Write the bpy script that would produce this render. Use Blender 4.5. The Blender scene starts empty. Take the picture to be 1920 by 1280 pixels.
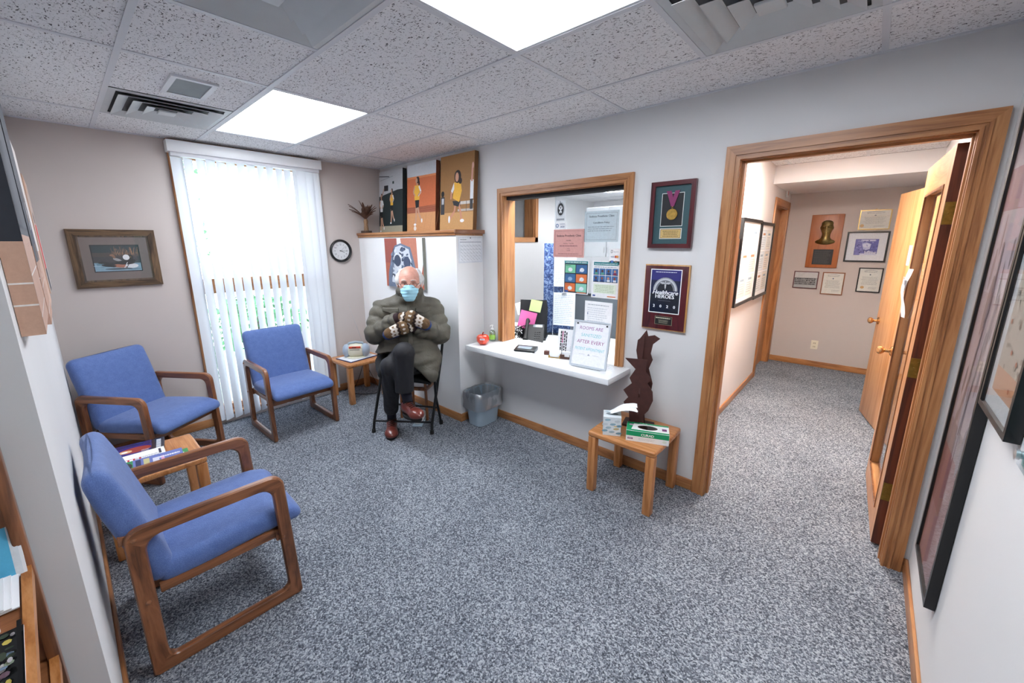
import bpy, math, random
import numpy as np
from mathutils import Vector, Matrix, Euler
SC = bpy.context.scene
COL = SC.collection
PI = math.pi
rnd = random.Random(7)

# ---------------------------------------------------------------- camera, world, lights, exposure
cam = bpy.data.cameras.new('camera'); cam_ob = bpy.data.objects.new('camera', cam); COL.objects.link(cam_ob)
cam.lens = 14.05; cam.sensor_width = 36; cam.shift_x = .00749; cam.shift_y = -.01166
cam.clip_start = .02; cam.clip_end = 200
YAW, PITCH, ROLL = .83398, -.214785, -.00535
_F = Vector((-math.cos(YAW)*math.cos(PITCH), math.sin(YAW)*math.cos(PITCH), math.sin(PITCH)))
_r = _F.cross(Vector((0, 0, 1))).normalized(); _u = _r.cross(_F)
_R = math.cos(ROLL)*_r+math.sin(ROLL)*_u; _U = -math.sin(ROLL)*_r+math.cos(ROLL)*_u
cam_ob.matrix_world = Matrix((( _R.x, _U.x, -_F.x, 4.2865), (_R.y, _U.y, -_F.y, .0872), (_R.z, _U.z, -_F.z, 1.6407), (0, 0, 0, 1)))
SC.camera = cam_ob

world = bpy.data.worlds.new('sky'); SC.world = world; world.use_nodes = True
wn = world.node_tree.nodes; wl = world.node_tree.links
bgn = wn['Background']; bgn.inputs[1].default_value = 3.2
wtc = wn.new('ShaderNodeTexCoord'); wsep = wn.new('ShaderNodeSeparateXYZ'); wramp = wn.new('ShaderNodeValToRGB')
wl.new(wtc.outputs['Generated'], wsep.inputs[0]); wl.new(wsep.outputs['Z'], wramp.inputs[0]); wl.new(wramp.outputs[0], bgn.inputs[0])
wramp.color_ramp.elements[0].color = (.9, .94, 1, 1); wramp.color_ramp.elements[1].color = (.62, .78, 1, 1)

PANEL_STRENGTH = 8.5      # fluorescent troffer lenses
HALL_STRENGTH = 38.0
OFFICE_STRENGTH = 15.0
SC.view_settings.view_transform = 'Standard'; SC.view_settings.look = 'None'
SC.view_settings.gamma = 1; SC.view_settings.use_curve_mapping = False
SC.view_settings.exposure = 1.24
SC.cycles.max_bounces = 8; SC.cycles.diffuse_bounces = 5; SC.cycles.glossy_bounces = 3
SC.cycles.transmission_bounces = 6; SC.cycles.transparent_max_bounces = 12
SC.cycles.sample_clamp_indirect = 6; SC.cycles.caustics_reflective = False; SC.cycles.caustics_refractive = False

# ---------------------------------------------------------------- materials
def c(h, a=1.0):
    if not isinstance(h, str): return tuple(h) if len(h) == 4 else (*h, 1)
    h = h.lstrip('#'); v = [int(h[i:i+2], 16)/255 for i in (0, 2, 4)]
    return tuple([(x/12.92 if x <= .04045 else ((x+.055)/1.055)**2.4) for x in v]+[a])
def new_mat(name):
    m = bpy.data.materials.new(name); m.use_nodes = True
    return m, m.node_tree.nodes, m.node_tree.links, m.node_tree.nodes['Principled BSDF']
def coords(n, l, space='Object', scale=(1, 1, 1)):
    tc = n.new('ShaderNodeTexCoord'); mp = n.new('ShaderNodeMapping'); mp.inputs['Scale'].default_value = scale
    if space == 'World':
        g = n.new('ShaderNodeNewGeometry'); l.new(g.outputs['Position'], mp.inputs[0])
    else: l.new(tc.outputs[space], mp.inputs[0])
    return mp
def ramp(n, l, src, stops):
    r = n.new('ShaderNodeValToRGB'); e = r.color_ramp.elements
    while len(e) < len(stops): e.new(.5)
    for k, (p, col) in enumerate(stops): e[k].position = p; e[k].color = c(col)
    l.new(src, r.inputs[0]); return r
def bump(n, l, b, src, strength, dist=.002):
    bp = n.new('ShaderNodeBump'); bp.inputs['Strength'].default_value = strength; bp.inputs['Distance'].default_value = dist
    l.new(src, bp.inputs['Height']); l.new(bp.outputs[0], b.inputs['Normal']); return bp
def noise(n, l, mp, scale, detail=3, rough=.5, dist=0):
    t = n.new('ShaderNodeTexNoise'); t.inputs['Scale'].default_value = scale; t.inputs['Detail'].default_value = detail
    t.inputs['Roughness'].default_value = rough; t.inputs['Distortion'].default_value = dist
    l.new(mp.outputs[0], t.inputs['Vector']); return t
def plain(name, col, rough=.5, metal=0, var=.06, nscale=8, bmp=0, bscale=300, spec=None, coat=0, space='Object', sheen=0):
    m, n, l, b = new_mat(name); mp = coords(n, l, space)
    t = noise(n, l, mp, nscale, 4)
    a = c(col); lo = tuple(max(0, x*(1-var)) for x in a[:3]); hi = tuple(min(1, x*(1+var)) for x in a[:3])
    r = ramp(n, l, t.outputs[0], [(.3, lo), (.7, hi)]); l.new(r.outputs[0], b.inputs['Base Color'])
    b.inputs['Roughness'].default_value = rough; b.inputs['Metallic'].default_value = metal
    if spec is not None: b.inputs['Specular IOR Level'].default_value = spec
    if coat: b.inputs['Coat Weight'].default_value = coat
    if sheen: b.inputs['Sheen Weight'].default_value = sheen
    if bmp:
        t2 = noise(n, l, mp, bscale, 2); bump(n, l, b, t2.outputs[0], bmp)
    return m
def wood(name, light, mid, dark, axis='z', rough=.38, scale=1.0, coat=.15, contrast=1.0):
    m, n, l, b = new_mat(name)
    s = {'x': (.9, 9, 9), 'y': (9, .9, 9), 'z': (9, 9, .9)}[axis]
    mp = coords(n, l, 'Object', tuple(q*scale for q in s))
    t = noise(n, l, mp, 1.6, 5, .55, 1.4)
    w = n.new('ShaderNodeMath'); w.operation = 'MULTIPLY'; w.inputs[1].default_value = 5.5; l.new(t.outputs[0], w.inputs[0])
    fr = n.new('ShaderNodeMath'); fr.operation = 'PINGPONG'; fr.inputs[1].default_value = 1; l.new(w.outputs[0], fr.inputs[0])
    s2 = {'x': (4, 130, 130), 'y': (130, 4, 130), 'z': (130, 130, 4)}[axis]
    mp2 = coords(n, l, 'Object', s2); t2 = noise(n, l, mp2, 1.5, 2, .6)
    mx = n.new('ShaderNodeMath'); mx.operation = 'MULTIPLY_ADD'; mx.inputs[1].default_value = .45; l.new(t2.outputs[0], mx.inputs[0])
    sc = n.new('ShaderNodeMath'); sc.operation = 'MULTIPLY'; sc.inputs[1].default_value = .55*contrast; l.new(fr.outputs[0], sc.inputs[0]); l.new(sc.outputs[0], mx.inputs[2])
    r = ramp(n, l, mx.outputs[0], [(.12, dark), (.42, mid), (.78, light)]); l.new(r.outputs[0], b.inputs['Base Color'])
    b.inputs['Roughness'].default_value = rough; b.inputs['Coat Weight'].default_value = coat; b.inputs['Coat Roughness'].default_value = .25
    bump(n, l, b, t2.outputs[0], .12, .0006)
    return m
def emit(name, col, strength):
    m, n, l, b = new_mat(name); b.inputs['Base Color'].default_value = c('#f4f4f4')
    b.inputs['Emission Color'].default_value = c(col); b.inputs['Emission Strength'].default_value = strength; return m
def glass(name, tint='#ffffff', rough=.02, alpha=.12):
    m, n, l, b = new_mat(name); b.inputs['Base Color'].default_value = c(tint); b.inputs['Roughness'].default_value = rough
    tr = n.new('ShaderNodeBsdfTransparent'); tr.inputs[0].default_value = c(tint); mx = n.new('ShaderNodeMixShader')
    lw = n.new('ShaderNodeLayerWeight'); lw.inputs[0].default_value = .25
    ad = n.new('ShaderNodeMath'); ad.operation = 'MULTIPLY_ADD'; ad.inputs[1].default_value = .3; ad.inputs[2].default_value = alpha
    l.new(lw.outputs['Fresnel'], ad.inputs[0]); l.new(ad.outputs[0], mx.inputs[0])
    gl = n.new('ShaderNodeBsdfGlossy'); gl.inputs['Roughness'].default_value = rough
    l.new(tr.outputs[0], mx.inputs[1]); l.new(gl.outputs[0], mx.inputs[2]); l.new(mx.outputs[0], n['Material Output'].inputs[0])
    return m

M = {}
def wall_mat(name, col):
    m, n, l, b = new_mat(name); mp = coords(n, l, 'World'); t = noise(n, l, mp, 1.2, 3)
    a = c(col); r = ramp(n, l, t.outputs[0], [(.3, tuple(x*.97 for x in a[:3])), (.7, tuple(min(1, x*1.02) for x in a[:3]))])
    l.new(r.outputs[0], b.inputs['Base Color']); b.inputs['Roughness'].default_value = .75; b.inputs['Specular IOR Level'].default_value = .25
    t2 = noise(n, l, mp, 160, 4, .7); bump(n, l, b, t2.outputs[0], .12, .0015); return m
M['wall'] = wall_mat('painted_vinyl_wall', '#d9d8d8')
M['wall_tan'] = wall_mat('warm_grey_wall', '#c4bab5')
M['chase'] = wall_mat('chase_white', '#eeeeee')
M['wall_white'] = wall_mat('white_wall', '#e6e4e4')
M['trimwhite'] = plain('white_laminate', '#eceef0', .3, var=.01)
def carpet():
    m, n, l, b = new_mat('loop_carpet'); mp = coords(n, l, 'World', (1, 1, .2))
    v = n.new('ShaderNodeTexVoronoi'); v.inputs['Scale'].default_value = 175; v.inputs['Randomness'].default_value = .8; l.new(mp.outputs[0], v.inputs['Vector'])
    sp = n.new('ShaderNodeSeparateColor'); l.new(v.outputs['Color'], sp.inputs[0])
    t = noise(n, l, mp, 70, 4, .75); t3 = noise(n, l, mp, 2.0, 3, .6)
    ad = n.new('ShaderNodeMath'); ad.operation = 'MULTIPLY_ADD'; ad.inputs[1].default_value = .5; l.new(sp.outputs[0], ad.inputs[0])
    s1 = n.new('ShaderNodeMath'); s1.operation = 'MULTIPLY'; s1.inputs[1].default_value = .5; l.new(t.outputs[0], s1.inputs[0]); l.new(s1.outputs[0], ad.inputs[2])
    s2 = n.new('ShaderNodeMath'); s2.operation = 'MULTIPLY_ADD'; s2.inputs[1].default_value = .22; l.new(t3.outputs[0], s2.inputs[0]); l.new(ad.outputs[0], s2.inputs[2])
    r = ramp(n, l, s2.outputs[0], [(.28, '#31353c'), (.46, '#565b64'), (.62, '#767c85'), (.86, '#aeb3ba')])
    l.new(r.outputs[0], b.inputs['Base Color']); b.inputs['Roughness'].default_value = .95; b.inputs['Specular IOR Level'].default_value = .1
    inv = n.new('ShaderNodeMath'); inv.operation = 'SUBTRACT'; inv.inputs[0].default_value = 1; l.new(v.outputs['Distance'], inv.inputs[1])
    bump(n, l, b, inv.outputs[0], .8, .004); return m
M['carpet'] = carpet()
def ctile():
    m, n, l, b = new_mat('fissured_ceiling_tile')
    mpa = coords(n, l, 'World', (1, 2.2, 1)); mpb = coords(n, l, 'World', (2.0, 1, 1))
    ta = noise(n, l, mpa, 66, 2, .5, .6); tb = noise(n, l, mpb, 84, 2, .5, .9); tc_ = noise(n, l, mpa, 3, 2)
    ra = ramp(n, l, ta.outputs[0], [(.335, '#000000'), (.38, '#ffffff')]); rb = ramp(n, l, tb.outputs[0], [(.315, '#000000'), (.36, '#ffffff')])
    mu = n.new('ShaderNodeMix'); mu.data_type = 'RGBA'; mu.blend_type = 'MULTIPLY'; mu.inputs['Factor'].default_value = 1
    l.new(ra.outputs[0], mu.inputs['A']); l.new(rb.outputs[0], mu.inputs['B'])
    r = ramp(n, l, mu.outputs['Result'], [(0, '#5c5a5c'), (1, '#e8e8ea')]); l.new(r.outputs[0], b.inputs['Base Color'])
    b.inputs['Roughness'].default_value = .9; b.inputs['Specular IOR Level'].default_value = .1
    bump(n, l, b, mu.outputs['Result'], .6, .002); return m
M['ctile'] = ctile()
M['tbar'] = plain('ceiling_grid_white', '#d2d4d9', .45, var=.02)
M['vent'] = plain('diffuser_enamel', '#c3c7c9', .4, var=.03)
M['dark'] = plain('dark_void', '#1b1c1e', .8)
OAK = ('#c08b5a', '#a87043', '#7b4a27')
for a in 'xyz': M['oak_'+a] = wood('oak_trim_'+a, *OAK, axis=a, contrast=.72, scale=.8)
for a in 'xyz': M['walnut_'+a] = wood('stained_oak_'+a, '#95603d', '#794a2c', '#4e2d1b', axis=a, rough=.3, coat=.35)
for a in 'xyz': M['maple_'+a] = wood('birch_door_'+a, '#d9a878', '#c98f5c', '#b2733f', axis=a, scale=.6, rough=.35, contrast=.8)
M['door_edge'] = wood('dark_door_edge', '#6a3420', '#55281a', '#3a1a12', axis='z')
for a in 'xyz': M['tbl_'+a] = wood('honey_table_'+a, '#cc8f5c', '#b5763f', '#96592c', axis=a, rough=.35)
for a in 'xyz': M['barn_'+a] = wood('barnwood_'+a, '#6b5238', '#44311f', '#241910', axis=a, rough=.6, coat=0)
for a in 'xz': M['mahog_'+a] = wood('mahogany_'+a, '#5a1b22', '#43131a', '#2c0b10', axis=a, rough=.3, coat=.3)
M['plaque_wood'] = wood('plaque_veneer', '#b06b3a', '#a25d30', '#8a4a24', axis='z', rough=.4, contrast=.5)
def fabric(name, a, bcol, scale=420):
    m, n, l, b = new_mat(name); mp = coords(n, l, 'Object')
    v = n.new('ShaderNodeTexVoronoi'); v.inputs['Scale'].default_value = scale; l.new(mp.outputs[0], v.inputs['Vector'])
    t = noise(n, l, mp, 30, 3)
    ad = n.new('ShaderNodeMath'); ad.operation = 'MULTIPLY_ADD'; ad.inputs[1].default_value = .5; l.new(v.outputs['Distance'], ad.inputs[0])
    s1 = n.new('ShaderNodeMath'); s1.operation = 'MULTIPLY'; s1.inputs[1].default_value = .6; l.new(t.outputs[0], s1.inputs[0]); l.new(s1.outputs[0], ad.inputs[2])
    r = ramp(n, l, ad.outputs[0], [(.25, a), (.75, bcol)]); l.new(r.outputs[0], b.inputs['Base Color'])
    b.inputs['Roughness'].default_value = .7; b.inputs['Sheen Weight'].default_value = .25; b.inputs['Specular IOR Level'].default_value = .3
    bump(n, l, b, v.outputs['Distance'], .5, .0015); return m
M['blue'] = fabric('blue_upholstery', '#4a629b', '#6079b0', 260)
M['black'] = plain('black_lacquer', '#101113', .35, var=.1)
M['blackmetal'] = plain('black_metal', '#16181a', .35, metal=.3)
M['rubber'] = plain('black_rubber', '#0b0b0c', .7)
M['brass'] = plain('aged_brass', '#8d7a3e', .35, metal=.9, var=.2, nscale=60)
M['knob'] = plain('satin_brass', '#c79a6a', .25, metal=.9)
M['bronze'] = plain('bronze_relief', '#8b7a4e', .3, metal=.9, var=.3, nscale=30)
M['steel'] = plain('steel', '#c8cacc', .3, metal=.9)
M['paper'] = plain('paper', '#f1f2f4', .8, var=.02)
M['whiteplastic'] = plain('white_plastic', '#e9ebe9', .35, var=.02)
M['greyplastic'] = plain('grey_plastic', '#9fb0bd', .45, var=.03)
M['silverplastic'] = plain('silver_plastic', '#c3cad2', .3, var=.03)
M['darkplastic'] = plain('dark_plastic', '#191b1f', .35)
M['slat'] = None
m, n, l, b = new_mat('translucent_blind'); b.inputs['Base Color'].default_value = c('#dfe4ea'); b.inputs['Roughness'].default_value = .6
tl = n.new('ShaderNodeBsdfTranslucent'); tl.inputs[0].default_value = c('#e9eef6'); mx = n.new('ShaderNodeMixShader'); mx.inputs[0].default_value = .13
l.new(b.outputs[0], mx.inputs[1]); l.new(tl.outputs[0], mx.inputs[2]); l.new(mx.outputs[0], n['Material Output'].inputs[0]); M['slat'] = m
M['glass'] = glass('clear_glass', alpha=.03); M['acrylic'] = glass('acrylic', '#f8fbfd', .05, .02); M['plasticbag'] = glass('clear_bag', '#e6ebef', .35, .42)
M['lens'] = emit('lamp_lens', '#f1f7ff', PANEL_STRENGTH); M['lens_hall'] = emit('hall_lamp_lens', '#fff6ee', HALL_STRENGTH); M['lens_office'] = emit('office_lamp_lens', '#f6fbff', OFFICE_STRENGTH)
m, n, l, b = new_mat('flat_print'); at = n.new('ShaderNodeVertexColor'); at.layer_name = 'Col'; l.new(at.outputs[0], b.inputs['Base Color']); b.inputs['Roughness'].default_value = .55; M['print'] = m
mp = coords(n, l, 'World'); t_ = noise(n, l, mp, 60, 4, .7)
hs = n.new('ShaderNodeHueSaturation'); vr = n.new('ShaderNodeMapRange'); vr.inputs[3].default_value = .82; vr.inputs[4].default_value = 1.14
l.new(t_.outputs[0], vr.inputs[0]); l.new(vr.outputs[0], hs.inputs['Value']); l.new(at.outputs[0], hs.inputs['Color']); l.new(hs.outputs[0], b.inputs['Base Color'])
m, n, l, b = new_mat('glossy_print'); at = n.new('ShaderNodeVertexColor'); at.layer_name = 'Col'; l.new(at.outputs[0], b.inputs['Base Color']); b.inputs['Roughness'].default_value = .12; M['gprint'] = m

# ---------------------------------------------------------------- mesh builder
class B:
    def __init__(s): s.v = []; s.f = []; s.m = []; s.col = []
    def add(s, vs, fs, mi=0, col=None):
        o = len(s.v); s.v += [tuple(p) for p in vs]; s.f += [tuple(i+o for i in f) for f in fs]
        s.m += [mi]*len(fs); s.col += [col]*len(fs); return s
    def box(s, x0, x1, y0, y1, z0, z1, mi=0, bev=0, col=None):
        if bev: return s.rbox(((x0+x1)/2, (y0+y1)/2, (z0+z1)/2), (x1-x0, y1-y0, z1-z0), bev, 1, mi=mi, col=col)
        vs = [(x, y, z) for x in (x0, x1) for y in (y0, y1) for z in (z0, z1)]
        return s.add(vs, [(0, 1, 3, 2), (4, 6, 7, 5), (0, 4, 5, 1), (2, 3, 7, 6), (0, 2, 6, 4), (1, 5, 7, 3)], mi, col)
    def rbox(s, cen, size, r, seg=3, mid=1, mi=0, fn=None, rot=None, col=None):
        h = [q/2 for q in size]; r = min(r, min(h)*.999)
        def samp(H):
            a = [-H+r*(1-math.cos(PI/2*k/seg)) if seg > 1 else -H+r*k for k in range(seg+1)]
            m_ = [-(H-r)+2*(H-r)*k/mid for k in range(1, mid)]
            return a+m_+[-q for q in reversed(a)]
        S = [samp(q) for q in h]; idx = {}; V = []; Fs = []
        def vid(p):
            k = tuple(round(q, 6) for q in p)
            if k not in idx:
                inn = [max(-(H-r), min(H-r, q)) for q, H in zip(p, h)]; d = Vector(p)-Vector(inn)
                q = Vector(inn)+(d.normalized()*r if d.length > 1e-9 else d)
                if fn: q = Vector(fn(q.x, q.y, q.z))
                if rot: q = rot @ q
                idx[k] = len(V); V.append(tuple(q+Vector(cen)))
            return idx[k]
        for ax in range(3):
            u, w = (ax+1) % 3, (ax+2) % 3
            for sg in (-1, 1):
                for i in range(len(S[u])-1):
                    for j in range(len(S[w])-1):
                        q = []
                        for (a, b_) in ((i, j), (i+1, j), (i+1, j+1), (i, j+1)):
                            p = [0, 0, 0]; p[ax] = sg*h[ax]; p[u] = S[u][a]; p[w] = S[w][b_]; q.append(vid(p))
                        if sg < 0: q.reverse()
                        if len(set(q)) >= 3: Fs.append(tuple(dict.fromkeys(q)))
        return s.add(V, Fs, mi, col)
    def tube(s, pts, r, seg=8, mi=0, cap=True, closed=False, col=None):
        P = [Vector(p) for p in pts]; n_ = len(P); R = r if isinstance(r, (list, tuple)) else [r]*n_
        V = []; up = None
        for i, p in enumerate(P):
            a = P[(i-1) % n_] if (closed or i > 0) else P[i]; b_ = P[(i+1) % n_] if (closed or i < n_-1) else P[i]
            t = (b_-a).normalized() if (b_-a).length > 1e-9 else Vector((0, 0, 1))
            if up is None: up = t.orthogonal().normalized()
            up = (up-t*up.dot(t)); up = up.normalized() if up.length > 1e-6 else t.orthogonal().normalized()
            w = t.cross(up)
            for k in range(seg):
                A = 2*PI*k/seg; V.append(p+(up*math.cos(A)+w*math.sin(A))*R[i])
        Fs = []
        for i in range(n_ if closed else n_-1):
            j = (i+1) % n_
            for k in range(seg): Fs.append((i*seg+k, i*seg+(k+1) % seg, j*seg+(k+1) % seg, j*seg+k))
        if cap and not closed: Fs += [tuple(reversed(range(seg))), tuple((n_-1)*seg+k for k in range(seg))]
        return s.add(V, Fs, mi, col)
    def lathe(s, prof, cen=(0, 0, 0), seg=20, mi=0, axis='z', sc=(1, 1), col=None, caps=True):
        V = []; Fs = []
        for (r, z) in prof:
            for k in range(seg):
                A = 2*PI*k/seg; p = (r*math.cos(A)*sc[0], r*math.sin(A)*sc[1], z)
                if axis == 'y': p = (p[0], -p[2], p[1])
                if axis == 'x': p = (p[2], p[0], p[1])
                V.append((p[0]+cen[0], p[1]+cen[1], p[2]+cen[2]))
        for i in range(len(prof)-1):
            for k in range(seg): Fs.append((i*seg+k, i*seg+(k+1) % seg, (i+1)*seg+(k+1) % seg, (i+1)*seg+k))
        if caps and prof[0][0] > 1e-6: Fs.append(tuple(reversed(range(seg))))
        if caps and prof[-1][0] > 1e-6: Fs.append(tuple((len(prof)-1)*seg+k for k in range(seg)))
        return s.add(V, Fs, mi, col)
    def prism(s, pts, y0, y1, mi=0, col=None, plane='xz'):
        n_ = len(pts); V = []
        for y in (y0, y1):
            for (a, b_) in pts: V.append({'xz': (a, y, b_), 'xy': (a, b_, y), 'yz': (y, a, b_)}[plane])
        Fs = [tuple(range(n_)), tuple(reversed(range(n_, 2*n_)))]+[(i+n_, (i+1) % n_+n_, (i+1) % n_, i) for i in range(n_)]
        return s.add(V, Fs, mi, col)
    def xf(s, mat):
        s.v = [tuple(mat @ Vector(p)) for p in s.v]; return s
    def build(s, name, mats, parent=None, smooth=40, label=None, loc=None):
        me = bpy.data.meshes.new(name); me.from_pydata(s.v, [], s.f)
        mats = mats if isinstance(mats, (list, tuple)) else [mats]
        for q in mats: me.materials.append(q)
        if len(mats) > 1: me.polygons.foreach_set('material_index', s.m)
        if any(q is not None for q in s.col):
            ca = me.color_attributes.new('Col', 'FLOAT_COLOR', 'CORNER'); arr = []
            for f, q in zip(s.f, s.col): arr += list(c(q) if q is not None else (1, 1, 1, 1))*len(f)
            ca.data.foreach_set('color', arr)
        if smooth:
            me.polygons.foreach_set('use_smooth', [True]*len(s.f))
            me.update(); me.set_sharp_from_angle(angle=math.radians(smooth))
        me.update()
        o = bpy.data.objects.new(name, me); COL.objects.link(o)
        if parent: o.parent = parent
        if label: o['label'] = label
        if loc: o.location = loc
        return o
def tag(o, label=None, cat=None, group=None, kind=None):
    if label: o['label'] = label
    if cat: o['category'] = cat
    if group: o['group'] = group
    if kind: o['kind'] = kind
    return o
def thing(name, label, cat, loc=(0, 0, 0), rz=0, group=None):
    o = bpy.data.objects.new(name, None); COL.objects.link(o); o.location = loc; o.rotation_euler = (0, 0, rz)
    o.empty_display_size = .1; return tag(o, label, cat, group)
def struct(name, label=None, loc=(0, 0, 0)):
    o = bpy.data.objects.new(name, None); COL.objects.link(o); o.location = loc; tag(o, label, kind='structure'); return o
def bx(name, mat, d, parent=None, bev=0, label=None, smooth=40):
    """box of size d = (x0,x1,y0,y1,z0,z1) as one object whose origin sits at its lower centre"""
    cx, cy, cz = (d[0]+d[1])/2, (d[2]+d[3])/2, d[4]
    b_ = B().box(d[0]-cx, d[1]-cx, d[2]-cy, d[3]-cy, 0, d[5]-cz, bev=bev)
    return b_.build(name, mat, parent, smooth=smooth if bev else 0, label=label, loc=(cx, cy, cz))
def sbx(name, mat, d, bev=0, label=None):
    o = bx(name, mat, d, None, bev, label); o['kind'] = 'structure'; return o
def copy_tree(o, parent=None):
    q = o.copy(); COL.objects.link(q)
    if parent: q.parent = parent
    for ch in list(o.children): copy_tree(ch, q)
    return q

# text as mesh triangles
_tc = {}
def text_geo(txt, spacing=1.0):
    k = (txt, spacing)
    if k not in _tc:
        cu = bpy.data.curves.new('lettering', 'FONT'); cu.body = txt; cu.size = 1; cu.resolution_u = 2; cu.space_character = spacing
        ob = bpy.data.objects.new('lettering', cu)
        me = bpy.data.meshes.new_from_object(ob)
        vs = [tuple(v.co) for v in me.vertices]; fs = [tuple(p.vertices) for p in me.polygons]
        w = max([v[0] for v in vs] or [1]); w0 = min([v[0] for v in vs] or [0]); _tc[k] = (vs, fs, w, w0)
        bpy.data.objects.remove(ob); bpy.data.curves.remove(cu); bpy.data.meshes.remove(me)
    return _tc[k]
class Print:
    """flat printed artwork: coloured shapes in the xz plane, each layer a hair in front of the last (towards -y)"""
    def __init__(s, w, h, y=0, bg='#ffffff'):
        s.b = B(); s.w, s.h, s.y = w, h, y; s.k = 0
        s.rect(0, 0, 1, 1, bg)
    def yy(s): s.k += 1; return s.y-.00004*s.k-.0002
    def poly(s, pts, col):
        y = s.yy(); V = [(a*s.w, y, b_*s.h) for a, b_ in pts]
        ar = sum(pts[i][0]*pts[(i+1) % len(pts)][1]-pts[(i+1) % len(pts)][0]*pts[i][1] for i in range(len(pts)))
        f = tuple(range(len(pts)))
        if ar < 0: f = f[::-1]
        s.b.add(V, [f], 0, col); return s
    def rect(s, x0, z0, x1, z1, col): return s.poly([(x0, z0), (x1, z0), (x1, z1), (x0, z1)], col)
    def ell(s, cx, cz, rx, rz, col, n_=18, rot=0):
        return s.poly([(cx+rx*math.cos(2*PI*k/n_)*math.cos(rot)-rz*math.sin(2*PI*k/n_)*math.sin(rot), cz+rx*math.cos(2*PI*k/n_)*math.sin(rot)+rz*math.sin(2*PI*k/n_)*math.cos(rot)) for k in range(n_)], col)
    def line(s, pts, wd, col):
        asp = s.w/s.h; y = s.yy()
        for (a, b_) in zip(pts[:-1], pts[1:]):
            dx, dz = (b_[0]-a[0])*s.w, (b_[1]-a[1])*s.h; L = math.hypot(dx, dz) or 1; nx, nz = -dz/L*wd/2, dx/L*wd/2
            q = [(a[0]*s.w+nx, a[1]*s.h+nz), (a[0]*s.w-nx, a[1]*s.h-nz), (b_[0]*s.w-nx, b_[1]*s.h-nz), (b_[0]*s.w+nx, b_[1]*s.h+nz)]
            s.b.add([(p, y, r) for p, r in q], [(0, 1, 2, 3)], 0, col)
        return s
    def frame(s, x0, z0, x1, z1, wd, col): return s.line([(x0, z0), (x1, z0), (x1, z1), (x0, z1), (x0, z0)], wd, col)
    def text(s, txt, x, z, size, col, align='c', wmax=None, bold=False, rot=0, shear=0):
        vs, fs, w, w0 = text_geo(txt); sc = size; ww = (w-w0)*sc
        sx = sc
        if wmax and ww > wmax*s.w: sx = sc*wmax*s.w/ww; ww = wmax*s.w
        ox = x*s.w-(ww/2 if align == 'c' else 0 if align == 'l' else ww)
        for off in ((0, .06*size) if bold else (0,)):
            y = s.yy(); V = []
            for v in vs:
                a, b_ = (v[0]-w0)*sx+off+shear*v[1]*sc, v[1]*sc
                if rot: a, b_ = -b_+0*a, a; V.append((x*s.w+a, y, z*s.h+b_)); continue
                V.append((ox+a, y, z*s.h+b_))
            s.b.add(V, fs, 0, col)
        return s
    def lines(s, x0, z0, x1, z1, n_, col='#9aa0a8', th=.35, seed=1, center=False):
        r = random.Random(seed); y = s.yy()
        for i in range(n_):
            zc = z1-(i+.5)*(z1-z0)/n_; hh = (z1-z0)/n_*th/2; x = x0; end = x1-(r.random()*.25*(x1-x0)); 
            if center: d = (x1-end)/2; x += d; end = x1-d
            while x < end:
                wd = (x1-x0)*r.uniform(.04, .14); e = min(end, x+wd)
                s.b.add([(x*s.w, y, (zc-hh)*s.h), (e*s.w, y, (zc-hh)*s.h), (e*s.w, y, (zc+hh)*s.h), (x*s.w, y, (zc+hh)*s.h)], [(0, 1, 2, 3)], 0, col); x = e+(x1-x0)*.018
        return s
    def vlines(s, x, z0, z1, wd, col, seed=1):
        r = random.Random(seed); y = s.yy(); z = z0
        while z < z1:
            e = min(z1, z+(z1-z0)*r.uniform(.07, .17)); s.b.add([(x*s.w, y, z*s.h), (x*s.w+wd, y, z*s.h), (x*s.w+wd, y, e*s.h), (x*s.w, y, e*s.h)], [(0, 1, 2, 3)], 0, col); z = e+(z1-z0)*.025
        return s
    def build(s, name, parent, mat='print', loc=None, label=None):
        o = s.b.build(name, M[mat], parent, smooth=0, label=label)
        if loc: o.location = loc
        return o

# signed-distance modelling: smooth organic surfaces as one continuous mesh
def sd_cap(p, a, b_, ra, rb):
    a = np.array(a); b_ = np.array(b_); ba = b_-a; pa = p-a; t = np.clip((pa@ba)/(ba@ba), 0, 1)
    return np.linalg.norm(pa-t[..., None]*ba, axis=-1)-(ra+(rb-ra)*t)
def sd_puff(p, a, b_, ra, rb, n_, amp, ph=0.):
    a = np.array(a); b_ = np.array(b_); ba = b_-a; pa = p-a; tt = (pa@ba)/(ba@ba); t = np.clip(tt, 0, 1)
    return np.linalg.norm(pa-t[..., None]*ba, axis=-1)-(ra+(rb-ra)*t)+amp*.6-amp*np.abs(np.sin(PI*n_*tt+ph+.9*waves(p, 17, 9)))
def sd_ell(p, cen, r, R=None):
    q = p-np.array(cen)
    if R is not None: q = q@np.array(R)
    r = np.array(r); k0 = np.linalg.norm(q/r, axis=-1); k1 = np.linalg.norm(q/(r*r), axis=-1)+1e-9
    return k0*(k0-1)/k1
def sd_box(p, cen, h, r=0., R=None):
    q = p-np.array(cen)
    if R is not None: q = q@np.array(R)
    q = np.abs(q)-np.array(h)+r
    return np.linalg.norm(np.maximum(q, 0), axis=-1)+np.minimum(q.max(-1), 0)-r
def smin(a, b_, k):
    h = np.maximum(k-np.abs(a-b_), 0)/k; return np.minimum(a, b_)-h*h*k*.25
def smax(a, b_, k): return -smin(-a, -b_, k)
def waves(p, freq, seed, n_=7):
    r = np.random.RandomState(seed); o = np.zeros(p.shape[:-1])
    for k in range(n_):
        d = r.normal(size=3); d /= np.linalg.norm(d); o += np.sin((p@d)*freq*r.uniform(.6, 1.5)+r.uniform(0, 6.28))
    return o/n_
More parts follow.
